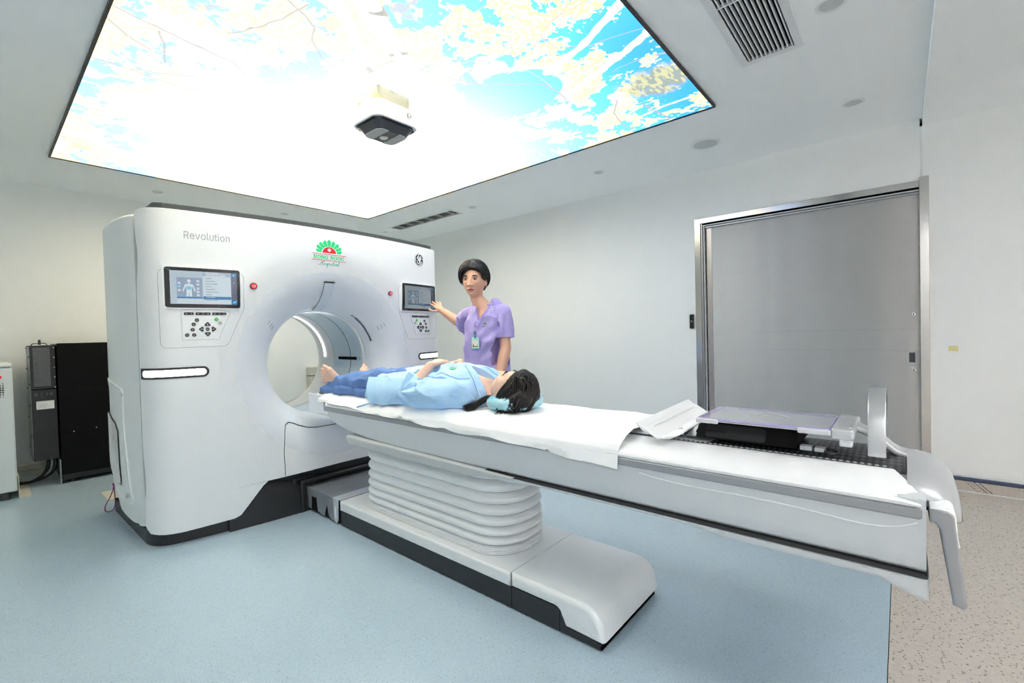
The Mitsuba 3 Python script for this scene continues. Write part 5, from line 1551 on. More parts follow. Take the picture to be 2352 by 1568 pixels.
def face_parts(body, fr, scale, closed=False, lip=(0.50, 0.21, 0.20)):
    """Eyes, lids, brows as parts of the figure."""
    for s in (-1, 1):
        if not closed:
            e = trimesh.creation.icosphere(3, 1.0)
            e.vertices = e.vertices * (0.0125, 0.0115, 0.0050) + (s * 0.0315, 0.0735, 0.0035)
            k_ = add('eye', local_mesh(fr, e, scale), 'm_eye', body, smooth=True)
            e = trimesh.creation.icosphere(3, 1.0)
            e.vertices = e.vertices * (0.0052, 0.0044, 0.0044) + (s * 0.0315, 0.0820, 0.0026)
            add('iris', local_mesh(fr, e, scale), 'm_iris', k_, smooth=True)
            for zz_, rr_, mt in ((0.0090, 0.0022, 'm_lash'), (-0.0016, 0.0007, 'm_lash')):
                p = np.array([(s * (0.0315 + u * 0.0135), 0.0838 - 0.0065 * u * u + (0.001 if zz_ > 0 else 0), zz_ - (0.0045 if zz_ > 0 else -0.002) * u * u) for u in np.linspace(-1, 1, 9)])
                add('eyelid', local_mesh(fr, tube(p, rr_ * np.array([.4, .8, 1, 1, 1, 1, 1, .8, .4]), 6), scale), mt, body)
        else:
            p = np.array([(s * (0.0315 + u * 0.0145), 0.0840 - 0.007 * u * u, 0.000 + 0.004 * u * u) for u in np.linspace(-1, 1, 9)])
            add('eyelid', local_mesh(fr, tube(p, 0.0011, 6), scale), 'm_lash', body)
        p = np.array([(s * (0.033 + u * 0.020), 0.0905 - 0.0075 * (u + 0.25) ** 2 - 0.002 * abs(u), 0.0225 + 0.0035 * math.cos(u * 1.3) - 0.0025 * max(u, 0)) for u in np.linspace(-1, 1, 11)])
        add('eyebrow', local_mesh(fr, tube(p, 0.0036 * np.array([.5, .8, 1, 1, 1, .95, .9, .8, .65, .5, .25]), 6), scale), 'm_hair', body)


def skin_colors(mesh, fr, scale, tone, lip):
    """Vertex colours of the skin: lips, a little flush, and the mouth crease darkened."""
    L_ = fr.local(mesh.vertices) / scale
    x, y, z = L_.T
    c = np.tile(np.array(tone), (len(x), 1))
    lipm = (y > 0.05) * np.clip(1.6 - ((x / 0.023) ** 2 + ((z + 0.0655) / (0.0095 - 0.003 * (np.abs(x) / 0.02) ** 2)) ** 2) * 1.2, 0, 1)
    c = c * (1 - lipm[:, None]) + np.array(lip) * lipm[:, None]
    flush = (y > 0.03) * (G_(np.abs(x), 0.042, 0.02) * G_(z, -0.025, 0.02) * 0.35 + G_(x, 0, 0.012) * G_(z, -0.036, 0.012) * 0.3)
    c = c * (1 - flush[:, None] * np.array([0.0, 0.14, 0.16]))
    line = (y > 0.05) * G_(z, -0.0655, 0.0014) * (np.abs(x) < 0.022)  # shade in the crease between the lips, painted into the colour
    return c * (1 - 0.55 * line[:, None])


def hair_shell(fr, scale, thick, mask, seed, amp=0.006, freq=(60, 18, 60)):
    """Hair: the head's shape pushed out by thick(v) where mask(v) is 1 and sunk under the skin elsewhere."""
    v = ICO.vertices
    H = head_shape(v)
    n = v / np.array([0.076, 0.096, 0.118]) ** 0.5
    n /= np.linalg.norm(n, axis=1, keepdims=True)
    mk = mask(H)
    w = meshkit.fbm(H * np.array(freq), 3, seed) - 0.5
    H = H + n * ((thick(H) + amp * w) * mk - 0.012 * (1 - mk))[:, None]
    m = ICO.copy()
    m.vertices = H
    keep = (mk[ICO.faces].max(1) > 0.02)
    m.update_faces(keep)
    m.remove_unreferenced_vertices()
    m.vertices = fr(*(m.vertices * scale).T)
    return m


def hand_bones(wrist, palm_dir, across, normal, curls, spread, thumb, size=1.0):
    """Bones of a hand. palm_dir: wrist to knuckles; across: towards the thumb side; normal: out of the back of the hand.
    curls: bend of each finger per joint (degrees), index first; spread: fan of the fingers in degrees; thumb: three points (palm_dir, across, -normal parts)."""
    d, a, n = [np.asarray(v, float) / np.linalg.norm(v) for v in (palm_dir, across, normal)]
    W = np.asarray(wrist, float)
    k = size
    bones = []
    base = [W + d * 0.082 * k * f_ + a * o * k for f_, o in ((0.99, 0.028), (1.04, 0.009), (1.0, -0.010), (0.92, -0.027))]
    for b, r_ in zip(base, (0.0115, 0.0115, 0.011, 0.010)):
        bones.append((W + (b - W) * 0.12, 0.017 * k, b, r_ * k))
    bones.append((W + d * 0.02 * k + a * 0.012 * k, 0.016 * k, base[0] - d * 0.02 * k, 0.0125 * k))
    bones.append((base[0] - d * .012 * k, 0.0115 * k, base[3] - d * .010 * k, 0.0105 * k))
    for i, (L, r_) in enumerate(zip(((0.041, 0.025, 0.021), (0.046, 0.029, 0.022), (0.042, 0.027, 0.021), (0.033, 0.020, 0.018)), (0.0088, 0.0090, 0.0085, 0.0075))):
        ang = math.radians(spread * (1.5 - i) / 3)
        dd = d * math.cos(ang) + a * math.sin(ang)
        p, th = base[i], 0.0
        for j, l in enumerate(L):
            th += math.radians(curls[i][j])
            q = p + (dd * math.cos(th) - n * math.sin(th)) * l * k
            bones.append((p, r_ * (1 - 0.06 * j) * k, q, r_ * (0.93 - 0.09 * j) * k))
            p = q
    T_ = [W + (d * t[0] + a * t[1] - n * t[2]) * k for t in thumb]
    bones += [(T_[0], 0.014 * k, T_[1], 0.0112 * k), (T_[1], 0.0112 * k, T_[2], 0.0095 * k), (T_[2], 0.0095 * k, T_[3], 0.0078 * k)]
    return bones


pr('m_eye', (0.70, 0.67, 0.64), 0.15)
pr('m_iris', (0.018, 0.012, 0.010), 0.1)
pr('m_lash', (0.03, 0.02, 0.018), 0.6)


def f_hair(p, n, uv):
    s = noise(p.x * 260 + p.z * 120, p.y * 260, p.z * 90)
    return mix((0.007, 0.006, 0.006), (0.022, 0.020, 0.020), s)


pr('m_hair', mikit.proc(f_hair), 0.48, spec=0.25)
for nm in ('m_skin',):
    scene[nm] = {'type': 'twosided', 'b': {'type': 'principled', 'base_color': {'type': 'mesh_attribute', 'name': 'vertex_color'}, 'roughness': 0.5, 'specular': 0.35, 'sheen': 0.1}}


def wrinkle(mesh, amp, scale, seed, stretch=(1, 1, 1), where=None):
    """Pushes a cloth along its normals by ridged noise."""
    n = mesh.vertex_normals
    p = mesh.vertices * np.array(stretch) * scale
    a = meshkit.fbm(p, 3, seed)
    b = 1 - np.abs(2 * meshkit.fbm(p * 0.8 + 5, 2, seed + 3) - 1)
    d = amp * ((a - 0.5) * 1.2 + (b ** 3 - 0.45) * 0.9)
    if where is not None:
        d = d * where(mesh.vertices)
    mesh.vertices = mesh.vertices + n * d[:, None]
    return mesh


# ---- the man in the lilac scrub top
man = 'person'
_used[man] = 1
lab(man, 'standing man with black hair in a lilac scrub top touching the right touchscreen', 'person')
F_ = np.array([0.25, -0.97, 0.0])
F_ /= np.linalg.norm(F_)
LM = np.array([-F_[1], F_[0], 0.0])                  # his left, to the viewer's right
Bm = lambda l, f_, z: np.array([-2.405, 2.515, 0.0]) + LM * l + F_ * f_ + np.array([0, 0, z])
fd = np.array([0.42, -0.90, -0.10])
rt = np.cross(fd, (0, 0, 1.0))
MS = 1.12
HM = Frame((-2.452, 2.462, 1.543), -rt, (0.03, 0.0, 1.0))
if HM.f @ fd < 0:
    HM = Frame(HM.o, rt, (0.03, 0.0, 1.0))
shR, shL = Bm(-0.160, -0.015, 1.298), Bm(0.150, -0.01, 1.292)
elR, wrR = np.array([-2.765, 2.620, 1.222]), np.array([-2.930, 2.545, 1.347])
elL, wrL = Bm(0.172, 0.01, 1.03), Bm(0.150, 0.09, 0.80)
b = []
b += chain([(Bm(0, 0.0, 0.92), 0.075), (Bm(0, 0.0, 1.08), 0.070), (Bm(0, -0.005, 1.22), 0.075), (Bm(0, -0.02, 1.315), 0.066), (HM(0, -0.030, -0.130), 0.047), (HM(0, -0.018, -0.070), 0.052)])
b += chain([(Bm(-0.07, 0, 0.86), 0.075), (Bm(0.07, 0, 0.86), 0.075)]) + chain([(Bm(-0.07, -0.01, 1.24), 0.065), (Bm(0.07, -0.01, 1.24), 0.065)])
b += chain([(Bm(0, -0.02, 1.320), 0.045), (shR + (0, 0, -0.008), 0.036), (elR, 0.041), (elR + (wrR - elR) * 0.3, 0.042), (wrR, 0.0265)])
b += chain([(Bm(0, -0.02, 1.320), 0.045), (shL + (0, 0, -0.008), 0.036), (elL, 0.043), (elL + (wrL - elL) * 0.3, 0.042), (wrL, 0.028)])
for s in (-1, 1):
    b += chain([(Bm(0.085 * s, 0, 0.84), 0.075), (Bm(0.095 * s, 0.01, 0.48), 0.06), (Bm(0.10 * s, -0.01, 0.34), 0.055), (Bm(0.10 * s, -0.02, 0.09), 0.038)])
    b += chain([(Bm(0.10 * s, -0.035, 0.045), 0.035), (Bm(0.11 * s, 0.09, 0.035), 0.030), (Bm(0.115 * s, 0.15, 0.028), 0.024)])
hd_ = np.array([-3.062, 2.535, 1.452]) - wrR
dirh = np.array([-0.75, 0.02, 0.66])
acr = np.array([-0.30, -0.70, -0.62])
nrm_ = np.cross(dirh, acr)
nrm_ = nrm_ if nrm_[2] > 0 else -nrm_
acr = acr - dirh * (acr @ dirh) / (dirh @ dirh)
b += hand_bones(wrR, dirh, acr, nrm_, ((14, 14, 10), (16, 16, 10), (22, 22, 14), (26, 24, 16)), 26, ((0.015, 0.018, 0.006), (0.040, 0.044, 0.014), (0.066, 0.066, 0.018), (0.090, 0.078, 0.012)), 0.98)
b += hand_bones(wrL, (wrL - elL), F_ * 0.9 + LM * -0.2, LM, ((20, 25, 15),) * 4, 8, ((0.02, 0.02, 0.0), (0.05, 0.035, 0.01), (0.075, 0.04, 0.02), (0.1, 0.04, 0.03)), 1.0)
bodym = tm(mf(skin(b, 0.0075, 10, 26)) + mf(head_mesh(HM, MS)))
bodym.merge_vertices()
tone_m = srgb(222, 172, 146)
add('body', bodym, 'm_skin', man, smooth=True, color=skin_colors(bodym, HM, MS, tone_m, srgb(180, 98, 100)), label='bare arms, neck and face')
face_parts(man, HM, MS)


def man_mask(H):
    x, y, z = H.T
    line = 0.060 + 0.004 * np.cos(x * 60) - 0.25 * np.clip(np.abs(x - (-0.010)) - 0.028, 0, 1) ** 1.0 * 1.5
    front = np.clip((z - line) / 0.006 + 0.5, 0, 1)
    side_line = np.where(y > 0.045, 9, np.where(y > 0.012, -0.015 - 0.0 * y, np.where(y > -0.02, 0.012, -0.062)))
    side_line = np.where((y > 0.012) & (y <= 0.045) & (np.abs(x) > 0.055), 0.008 - (0.045 - y) * 0.4, side_line)
    sd = np.clip((z - side_line) / 0.008 + 0.5, 0, 1)
    return np.maximum(front, np.where(y < 0.045, sd, 0))


def man_thick(H):
    x, y, z = H.T
    th = 0.010 + 0.010 * np.clip(z / 0.10, 0, 1) + 0.008 * G_(z, 0.045, 0.035) * (np.abs(x) > 0.04)
    return th + 0.008 * np.clip(y / 0.09, 0, 1) * (z > 0.05)


hm_ = add('hair', hair_shell(HM, MS, man_thick, man_mask, 3, 0.010, (34, 20, 26)), 'm_hair', man, smooth=50, label='short wavy black hair')


def strands(fr, scale, n, start, end, thick, r, seed, spread=0.006, hang=None, steps=14):
    """Locks of hair lying on the head: start(u, rng) and end(u, rng) give directions on the skull; thick(k) the height over it along the lock."""
    rg = np.random.default_rng(seed)
    out_ = []
    for i in range(n):
        u = rg.uniform(0, 1)
        a, b_ = np.array(start(u, rg), float), np.array(end(u, rg), float)
        a /= np.linalg.norm(a)
        b_ /= np.linalg.norm(b_)
        om = math.acos(np.clip(a @ b_, -1, 1)) + 1e-6
        t = np.linspace(0, 1, steps)
        d_ = (np.sin((1 - t) * om)[:, None] * a + np.sin(t * om)[:, None] * b_) / math.sin(om)
        H = head_shape(d_)
        nn = d_ / np.linalg.norm(d_, axis=1, keepdims=True)
        lift = np.array([thick(k) for k in t]) + rg.uniform(-spread, spread) * np.sin(t * PI)
        P = H + nn * lift[:, None]
        P[:, 0] += 0.003 * np.sin(t * 5 + rg.uniform(0, 6)) * t
        P = fr(*(P * scale).T)
        if hang is not None:
            P = np.vstack([P, hang(P[-1], P[-1] - P[-2], rg)])
            P = spline(P, steps + 12)
        k = len(P)
        w = r * rg.uniform(0.7, 1.2) * scale * np.clip(np.minimum(0.55 + 2.5 * np.linspace(0, 1, k), 3.2 * (1.02 - np.linspace(0, 1, k))), 0.06, 1)
        out_.append(tube(P, w, 6))
    return cat(out_)


part_m = lambda u, rg: (-0.12 + rg.uniform(-.03, .03), 0.72 - 1.0 * u, 0.80)
lk_ = [strands(HM, MS, 110, lambda u, rg: (-0.10 + 0.04 * rg.uniform(-1, 1), 0.74 + 0.05 * rg.uniform(-1, 1), 0.62), lambda u, rg: (1.0, 0.42 + 0.35 * rg.uniform(-1, .4), 0.22 + 0.25 * rg.uniform(-1, 1)), lambda t: 0.012 + 0.020 * math.sin(t * PI) , 0.0042, 12),
       strands(HM, MS, 60, lambda u, rg: (-0.14 + 0.04 * rg.uniform(-1, 1), 0.72 + 0.05 * rg.uniform(-1, 1), 0.64), lambda u, rg: (-1.0, 0.34 + 0.20 * rg.uniform(-1, .4), 0.24 + 0.18 * rg.uniform(-1, 1)), lambda t: 0.010 + 0.010 * math.sin(t * PI), 0.0042, 13),
       strands(HM, MS, 230, part_m, lambda u, rg: (1.0, 0.26 - 1.3 * u, 0.06 - 0.42 * u + 0.15 * rg.uniform(-1, 1)), lambda t: 0.018 + 0.012 * math.sin(t * PI), 0.0045, 14),
       strands(HM, MS, 200, part_m, lambda u, rg: (-1.0, 0.12 - 1.2 * u, 0.16 - 0.55 * u + 0.12 * rg.uniform(-1, 1)), lambda t: 0.012 + 0.008 * math.sin(t * PI), 0.0045, 15),
       strands(HM, MS, 110, part_m, lambda u, rg: (rg.uniform(-1, 1), -1.0, -0.45), lambda t: 0.018 + 0.010 * math.sin(t * PI), 0.0048, 16)]
add('hair_locks', cat(lk_), 'm_hair', man, smooth=60)
add('ear_stud', trimesh.creation.icosphere(2, 0.0028 * MS).apply_translation(HM(0.079, -0.004, -0.044)), 'm_black_gloss', man, smooth=True)

# scrub top: torso and sleeves, smoothed, folded, with a V neck
t_ = []
for z, hw, dp in ((0.60, 0.192, 0.128), (0.80, 0.186, 0.124), (0.95, 0.176, 0.118), (1.08, 0.166, 0.113), (1.20, 0.160, 0.106), (1.285, 0.142, 0.085)):
    t_.append((Bm(-hw + dp, -0.002, z), Bm(hw - dp, -0.002, z), dp))
parts = []
for (a0_, a1_, r0), (b0_, b1_, r1) in zip(t_[:-1], t_[1:]):
    parts.append(m3.Manifold.batch_hull([m3.Manifold.sphere(r, 24).translate(tuple(p)) for p, r in ((a0_, r0), (a1_, r0), (b0_, r1), (b1_, r1))]))
for p0, r0, p1, r1 in chain([(Bm(-0.085, -0.015, 1.315), 0.052), (shR, 0.058), (shR + (elR - shR) * 0.55 + np.array([0, 0, -0.005]), 0.068), (shR + (elR - shR) * 0.86 + np.array([0.004, 0, -0.024]), 0.072)]) + \
        chain([(Bm(0.085, -0.015, 1.315), 0.052), (shL, 0.058), (shL + (elL - shL) * 0.45, 0.062), (shL + (elL - shL) * 0.72 + LM * 0.004, 0.066)]) + chain([(Bm(-0.085, -0.022, 1.348), 0.042), (Bm(-0.066, -0.03, 1.372), 0.036)]) + chain([(Bm(0.085, -0.022, 1.348), 0.042), (Bm(0.066, -0.03, 1.375), 0.036)]) + chain([(Bm(-0.066, -0.04, 1.372), 0.036), (Bm(0.066, -0.04, 1.375), 0.036)]):
    parts.append(m3.Manifold.batch_hull([m3.Manifold.sphere(r0, 24).translate(tuple(p0)), m3.Manifold.sphere(r1, 24).translate(tuple(p1))]))
top = tm(m3.Manifold.batch_boolean(parts, m3.OpType.Add).refine_to_length(0.010))
top.merge_vertices()
trimesh.smoothing.filter_taubin(top, iterations=14)
top = wrinkle(top, 0.022, 7, 21, (1, 1, 0.75))
nv = top.vertex_normals
lv = np.stack([(top.vertices - Bm(0, 0, 0)) @ LM, (top.vertices - Bm(0, 0, 0)) @ F_, top.vertices[:, 2]], 1)
dg = (lv[:, 2] - 1.16) * 0.75 - (lv[:, 0] - 0.08) * 0.65     # folds falling from the armpit across the front
fd_ = 0.007 * np.sin(dg * 75) * np.exp(-((lv[:, 0] - 0.06) / 0.09) ** 2) * np.exp(-((lv[:, 2] - 1.08) / 0.14) ** 2) + 0.006 * np.sin(lv[:, 0] * 60 + lv[:, 2] * 6) * np.clip((1.05 - lv[:, 2]) / 0.2, 0, 1)
fd_ += 0.006 * np.sin(lv[:, 0] * 110 + lv[:, 2] * 12) * (np.abs(lv[:, 0] - 0.15) < 0.09) * np.exp(-((lv[:, 2] - 1.18) / 0.07) ** 2)
top.vertices = top.vertices + nv * fd_[:, None]
top = mf(top)


def cutter(pts, o, u, v, h):
    return mf(place(prism(poly(pts), h), o, u, v))


# hem, cuffs and neck opening
top = top - m3.Manifold.cube((2, 2, 1.0)).translate((-3.4, 1.5, -0.36))
aR = (elR - shR) / np.linalg.norm(elR - shR)
aL = (elL - shL) / np.linalg.norm(elL - shL)
for o, ax in ((shR + (elR - shR) * 0.80, aR), (shL + (elL - shL) * 0.70, aL)):
    u_ = np.cross(ax, F_)
    u_ /= np.linalg.norm(u_)
    top = top - cutter([(-.085, -.085), (.085, -.085), (.085, .085), (-.085, .085)], o, u_, np.cross(ax, u_), 0.2)
neck = [(-0.062, 0.16), (-0.058, 0.06), (-0.008, -0.078), (0.0, -0.082), (0.010, -0.074), (0.070, 0.035), (0.075, 0.16)]
top = top - cutter(neck, Bm(0.0, 0.02, 1.325), LM, (0, 0, 1.0), 0.3)
hole_n = [(0.064 * math.cos(t), 0.052 * math.sin(t)) for t in np.linspace(0, 2 * PI, 25)[:-1]]
top = top - cutter(hole_n, Bm(0.0, -0.03, 1.335), LM, -F_, 0.4)
topm = tm(top)
pr('m_scrub', mikit.proc(lambda p, n, uv: mix(srgb(163, 150, 205), srgb(176, 163, 216), fbm(p.x * 40, p.y * 40, p.z * 40))), 0.8, spec=0.15, sheen=0.3)
pr('m_scrub_seam', srgb(120, 108, 168), 0.8)
tp = add('scrub_top', topm, 'm_scrub', man, smooth=50, label='lilac short sleeved V neck scrub top')


def front_of(mesh):
    """A function giving the nearest point of the top's front at (left, height)."""
    q = np.c_[(mesh.vertices - Bm(0, 0, 0)) @ LM, mesh.vertices[:, 2]]
    dpt = (mesh.vertices - Bm(0, 0, 0)) @ F_
    ok = dpt > 0.0
    from scipy.spatial import cKDTree
    tree = cKDTree(q[ok])
    dd = dpt[ok]

    def at(l, z):
        d_, i_ = tree.query([l, z], k=6)
        return float(dd[i_].max())
    return at


fo = front_of(topm)


def on_man(sh, l0, z0, w0, w1, flat=None):
    m = prism(sh, w1 - w0)
    x, y, w = m.vertices.T
    f_ = np.array([fo(l0 + a, z0 + c) for a, c in zip(x, y)]) if flat is None else np.full(len(x), flat)
    m.vertices = Bm(0, 0, 0) + np.outer(l0 + x, LM) + np.outer(f_ + w0 + w, F_) + np.outer(z0 + y, (0, 0, 1.0))
    return m


for pts in ([(0.012, -0.082), (0.030, -0.050), (0.060, -0.005), (0.088, 0.038)], [(-0.012, -0.085), (-0.022, -0.125), (0.004, -0.130), (0.012, -0.115), (0.042, -0.055), (0.07, -0.015)]):
    p = np.array(pts)
    p = np.concatenate([np.linspace(a, c, 5)[:-1] for a, c in zip(p[:-1], p[1:])] + [p[-1:]])
    add('seam', tube([Bm(l, fo(l, 1.325 + z) + 0.0003, 1.325 + z) for l, z in p], 0.0012, 5), 'm_scrub_seam', tp)
for l, z in ((0.082, 0.015), (0.100, -0.003)):
    add('button', on_man(sg.Point(0, 0).buffer(0.006), l, 1.325 + z, 0.0, 0.003, flat=fo(l, 1.325 + z)), 'm_symbol', tp)
le = key_of('emblem', tp)
for mat, sh in emblem_shapes():
    add('petal' if mat == 'm_green' else 'red_sun', on_man(sa.scale(sh, 0.036, 0.034, origin=(0, 0)), 0.034, 1.212, 0.0015, 0.0025, flat=fo(0.05, 1.22)), mat, tp)
add('emblem_line', on_man(sg.box(0, 0, 0.034, 0.003), 0.035, 1.203, 0.0012, 0.0022, flat=fo(0.05, 1.205)), 'm_button_grey', tp)
add('emblem_line', on_man(sg.box(0, 0, 0.020, 0.003), 0.032, 1.194, 0.0012, 0.0022, flat=fo(0.045, 1.197)), 'm_script', tp)
# trousers and shoes (behind the table)
tr = []
for s in (-1, 1):
    tr += chain([(Bm(0.08 * s, 0, 0.78), 0.098), (Bm(0.10 * s, 0.01, 0.48), 0.080), (Bm(0.105 * s, -0.01, 0.10), 0.075)])
tm_ = wrinkle(skin(tr, 0.02, 8), 0.008, 8, 31)
add('trousers', tm_, 'm_scrub', man, smooth=True)
for s in (-1, 1):
    add('shoe', skin(chain([(Bm(0.105 * s, -0.05, 0.045), 0.042), (Bm(0.115 * s, 0.08, 0.040), 0.040), (Bm(0.12 * s, 0.16, 0.034), 0.032)]), 0.012, 6), 'm_white', man, smooth=True)
# name badge hanging on the top
bd = 'name_badge'
_used[bd] = 1
lab(bd, 'mint green name badge clipped to the front of the lilac scrub top', 'badge')
pr('m_mint', srgb(176, 232, 226), 0.35)
pr('m_card', srgb(222, 226, 214), 0.5)
bl, bz = -0.012, 1.035
ff = max(fo(bl + a, bz + c) for a in (-0.03, 0, 0.03) for c in (0, 0.05, 0.085)) + 0.004
bshape = rect(-0.031, 0.031, 0.0, 0.084, 0.007)
add('holder', on_man(bshape, bl, bz, 0, 0.004, flat=ff), 'm_mint', bd)
add('card', on_man(sg.box(-0.025, 0.012, 0.025, 0.064), bl, bz, 0.004, 0.0048, flat=ff), 'm_card', bd)
add('card_strip', on_man(sg.box(-0.025, 0.012, 0.025, 0.017), bl, bz, 0.0048, 0.0053, flat=ff), 'm_button_green', bd)
add('card_curve', on_man(stroke([(-0.012, 0.019), (0.005, 0.020), (0.023, 0.029)], 0.0025, 10), bl, bz, 0.0048, 0.0053, flat=ff), 'm_red', bd)
add('card_line', on_man(sg.box(-0.025, 0.0625, 0.025, 0.064), bl, bz, 0.0048, 0.0053, flat=ff), 'm_letter', bd)
add('portrait', on_man(cat_shapes([sg.Point(-0.017, 0.034).buffer(0.003), sg.box(-0.022, 0.018, -0.012, 0.028)]), bl, bz, 0.0048, 0.0053, flat=ff), 'm_rednoise', bd)
pr('m_clip', srgb(70, 130, 150), 0.3)
add('clip', on_man(cat_shapes([rect(-0.005, 0.005, 0.076, 0.098, 0.003), rect(-0.008, 0.008, 0.100, 0.128, 0.005)]), bl, bz, 0.003, 0.010, flat=ff), 'm_clip', bd)

# ---- the woman lying on the table
wo = key_of('person')
lab(wo, 'woman with long black hair in a pale blue gown lying on the scanner table', 'person')
WS = 1.0
HW = Frame((-1.378, 1.605, 0.872), (0, 1, 0), (0.955, 0, 0.30))
if HW.f[2] < 0:
    HW = Frame(HW.o, (0, -1, 0), (0.955, 0, 0.30))
b = []
b += chain([(HW(0, -0.020, -0.060), 0.050), (HW(0, -0.035, -0.135), 0.046), ((-1.60, 1.63, 0.868), 0.062), ((-1.75, 1.64, 0.88), 0.085), ((-2.2, 1.645, 0.87), 0.07)])
b += chain([((-1.60, 1.56, 0.865), 0.055), ((-1.60, 1.73, 0.865), 0.055)])
wN, wF = np.array([-1.868, 1.535, 0.985]), np.array([-1.885, 1.762, 0.985])
b += chain([((-1.62, 1.50, 0.86), 0.045), ((-1.915, 1.445, 0.845), 0.038), ((-1.905, 1.470, 0.90), 0.036), (wN, 0.0225)])
b += chain([((-1.62, 1.79, 0.86), 0.045), ((-1.93, 1.85, 0.85), 0.038), ((-1.915, 1.83, 0.90), 0.036), (wF, 0.0225)])
b += hand_bones(wN, (0.02, 0.90, 0.24), (-0.95, 0.0, 0.1), (0.05, -0.25, 0.95), ((20, 22, 14), (22, 24, 14), (24, 26, 16), (26, 26, 16)), 8, ((0.015, 0.018, 0.004), (0.040, 0.034, 0.012), (0.064, 0.040, 0.020), (0.086, 0.036, 0.028)), 0.90)
b += hand_bones(wF, (0.05, -0.93, 0.02), (0.95, 0.0, 0.1), (0.0, 0.05, 0.95), ((12, 18, 12), (14, 20, 12), (16, 22, 14), (18, 22, 14)), 10, ((0.015, 0.018, 0.004), (0.040, 0.036, 0.008), (0.066, 0.046, 0.012), (0.090, 0.048, 0.014)), 0.90)
# legs and feet
kN, kF = np.array([-2.50, 1.535, 0.862]), np.array([-2.50, 1.755, 0.862])
aN, aF = np.array([-2.80, 1.525, 0.858]), np.array([-2.905, 1.785, 0.848])
for k_, a_, hipy in ((kN, aN, 1.565), (kF, aF, 1.725)):
    b += chain([((-2.15, hipy, 0.87), 0.07), (k_, 0.05), (a_, 0.036)])


def foot_bones(ank, heel, big, little, up, toes=0.045):
    """Bones of a foot from its ankle, heel, and the tips of the big and little toes."""
    ank, heel, big, little = [np.asarray(q, float) for q in (ank, heel, big, little)]
    mid = 0.5 * (big + little)
    d = mid - ank
    d /= np.linalg.norm(d)
    out_ = [(ank, 0.036, heel, 0.030)]
    balls = []
    for i, t in enumerate((0.0, 0.30, 0.53, 0.75, 1.0)):
        tip = big + (little - big) * t - d * (0.0, -0.004, 0.004, 0.010, 0.018)[i]
        L = (0.040, 0.040, 0.035, 0.030, 0.026)[i]
        ball = tip - d * L
        ball = mid - d * L + (ball - (mid - d * L)) * 0.92
        r = (0.0125, 0.0092, 0.0088, 0.0084, 0.0086)[i]
        kn = 0.5 * (ball + tip) + np.asarray(up) * 0.006
        out_ += [(ball, r * 1.15, kn, r), (kn, r, tip, r * 0.92)]
        balls.append(ball)
        out_.append((ank + (ball - ank) * 0.15, 0.031, ball, (0.021, 0.018, 0.0165, 0.015, 0.0145)[i]))
        out_.append((heel, 0.027, ball - np.asarray(up) * 0.012, 0.015))
    for p_, q_ in zip(balls[:-1], balls[1:]):
        out_.append((p_, 0.016, q_, 0.015))
    return out_


b += foot_bones(aN, (-2.860, 1.520, 0.820), (-2.822, 1.448, 0.962), (-2.895, 1.452, 0.890), (0.75, -0.2, 0.55))
b += foot_bones(aF, (-2.93, 1.785, 0.815), (-2.955, 1.818, 0.940), (-2.905, 1.845, 0.880), (0.75, 0.1, 0.6))
wb = tm(mf(skin(b, 0.0065, 8, 24)) + mf(head_mesh(HW, WS)))
wb.merge_vertices()
tone_w = srgb(232, 190, 168)
add('body', wb, 'm_skin', wo, smooth=True, color=skin_colors(wb, HW, WS, tone_w, srgb(205, 120, 115)), label='face, clasped hands and bare feet')
face_parts(wo, HW, WS, closed=True)
pr('m_nail', srgb(240, 205, 190), 0.2)


def wo_mask(H):
    x, y, z = H.T
    line = 0.080 - 0.30 * np.clip(np.abs(x) - 0.020, 0, 1)
    front = np.clip((z - line) / 0.006 + 0.5, 0, 1)
    sl = np.where(y > -0.015, 0.002 + 0.95 * (y + 0.01), -0.20)
    sd = np.clip((z - sl) / 0.008 + 0.5, 0, 1)
    return np.maximum(front, np.where(y < 0.062, sd, 0))


add('hair', hair_shell(HW, WS, lambda H: 0.013 + 0.010 * np.clip(H[:, 2] / 0.1, 0, 1) + 0.008 * np.clip(-H[:, 1] / 0.09, 0, 1), wo_mask, 5, 0.006, (40, 14, 40)), 'm_hair', wo, smooth=50, label='long straight black hair')
xn = -1.0 if HW.r[1] > 0 else 1.0                      # which side of the head is the near one


def hang_near(p, d, rg):
    q1 = p + d / np.linalg.norm(d) * 0.03
    q1[2] = max(q1[2] - 0.01, 0.812)
    q2 = q1 + np.array([rg.uniform(-0.045, 0.005), rg.uniform(-0.01, 0.02), -0.01])
    q2[2] = max(q2[2], 0.808)
    return np.array([q1, q2])


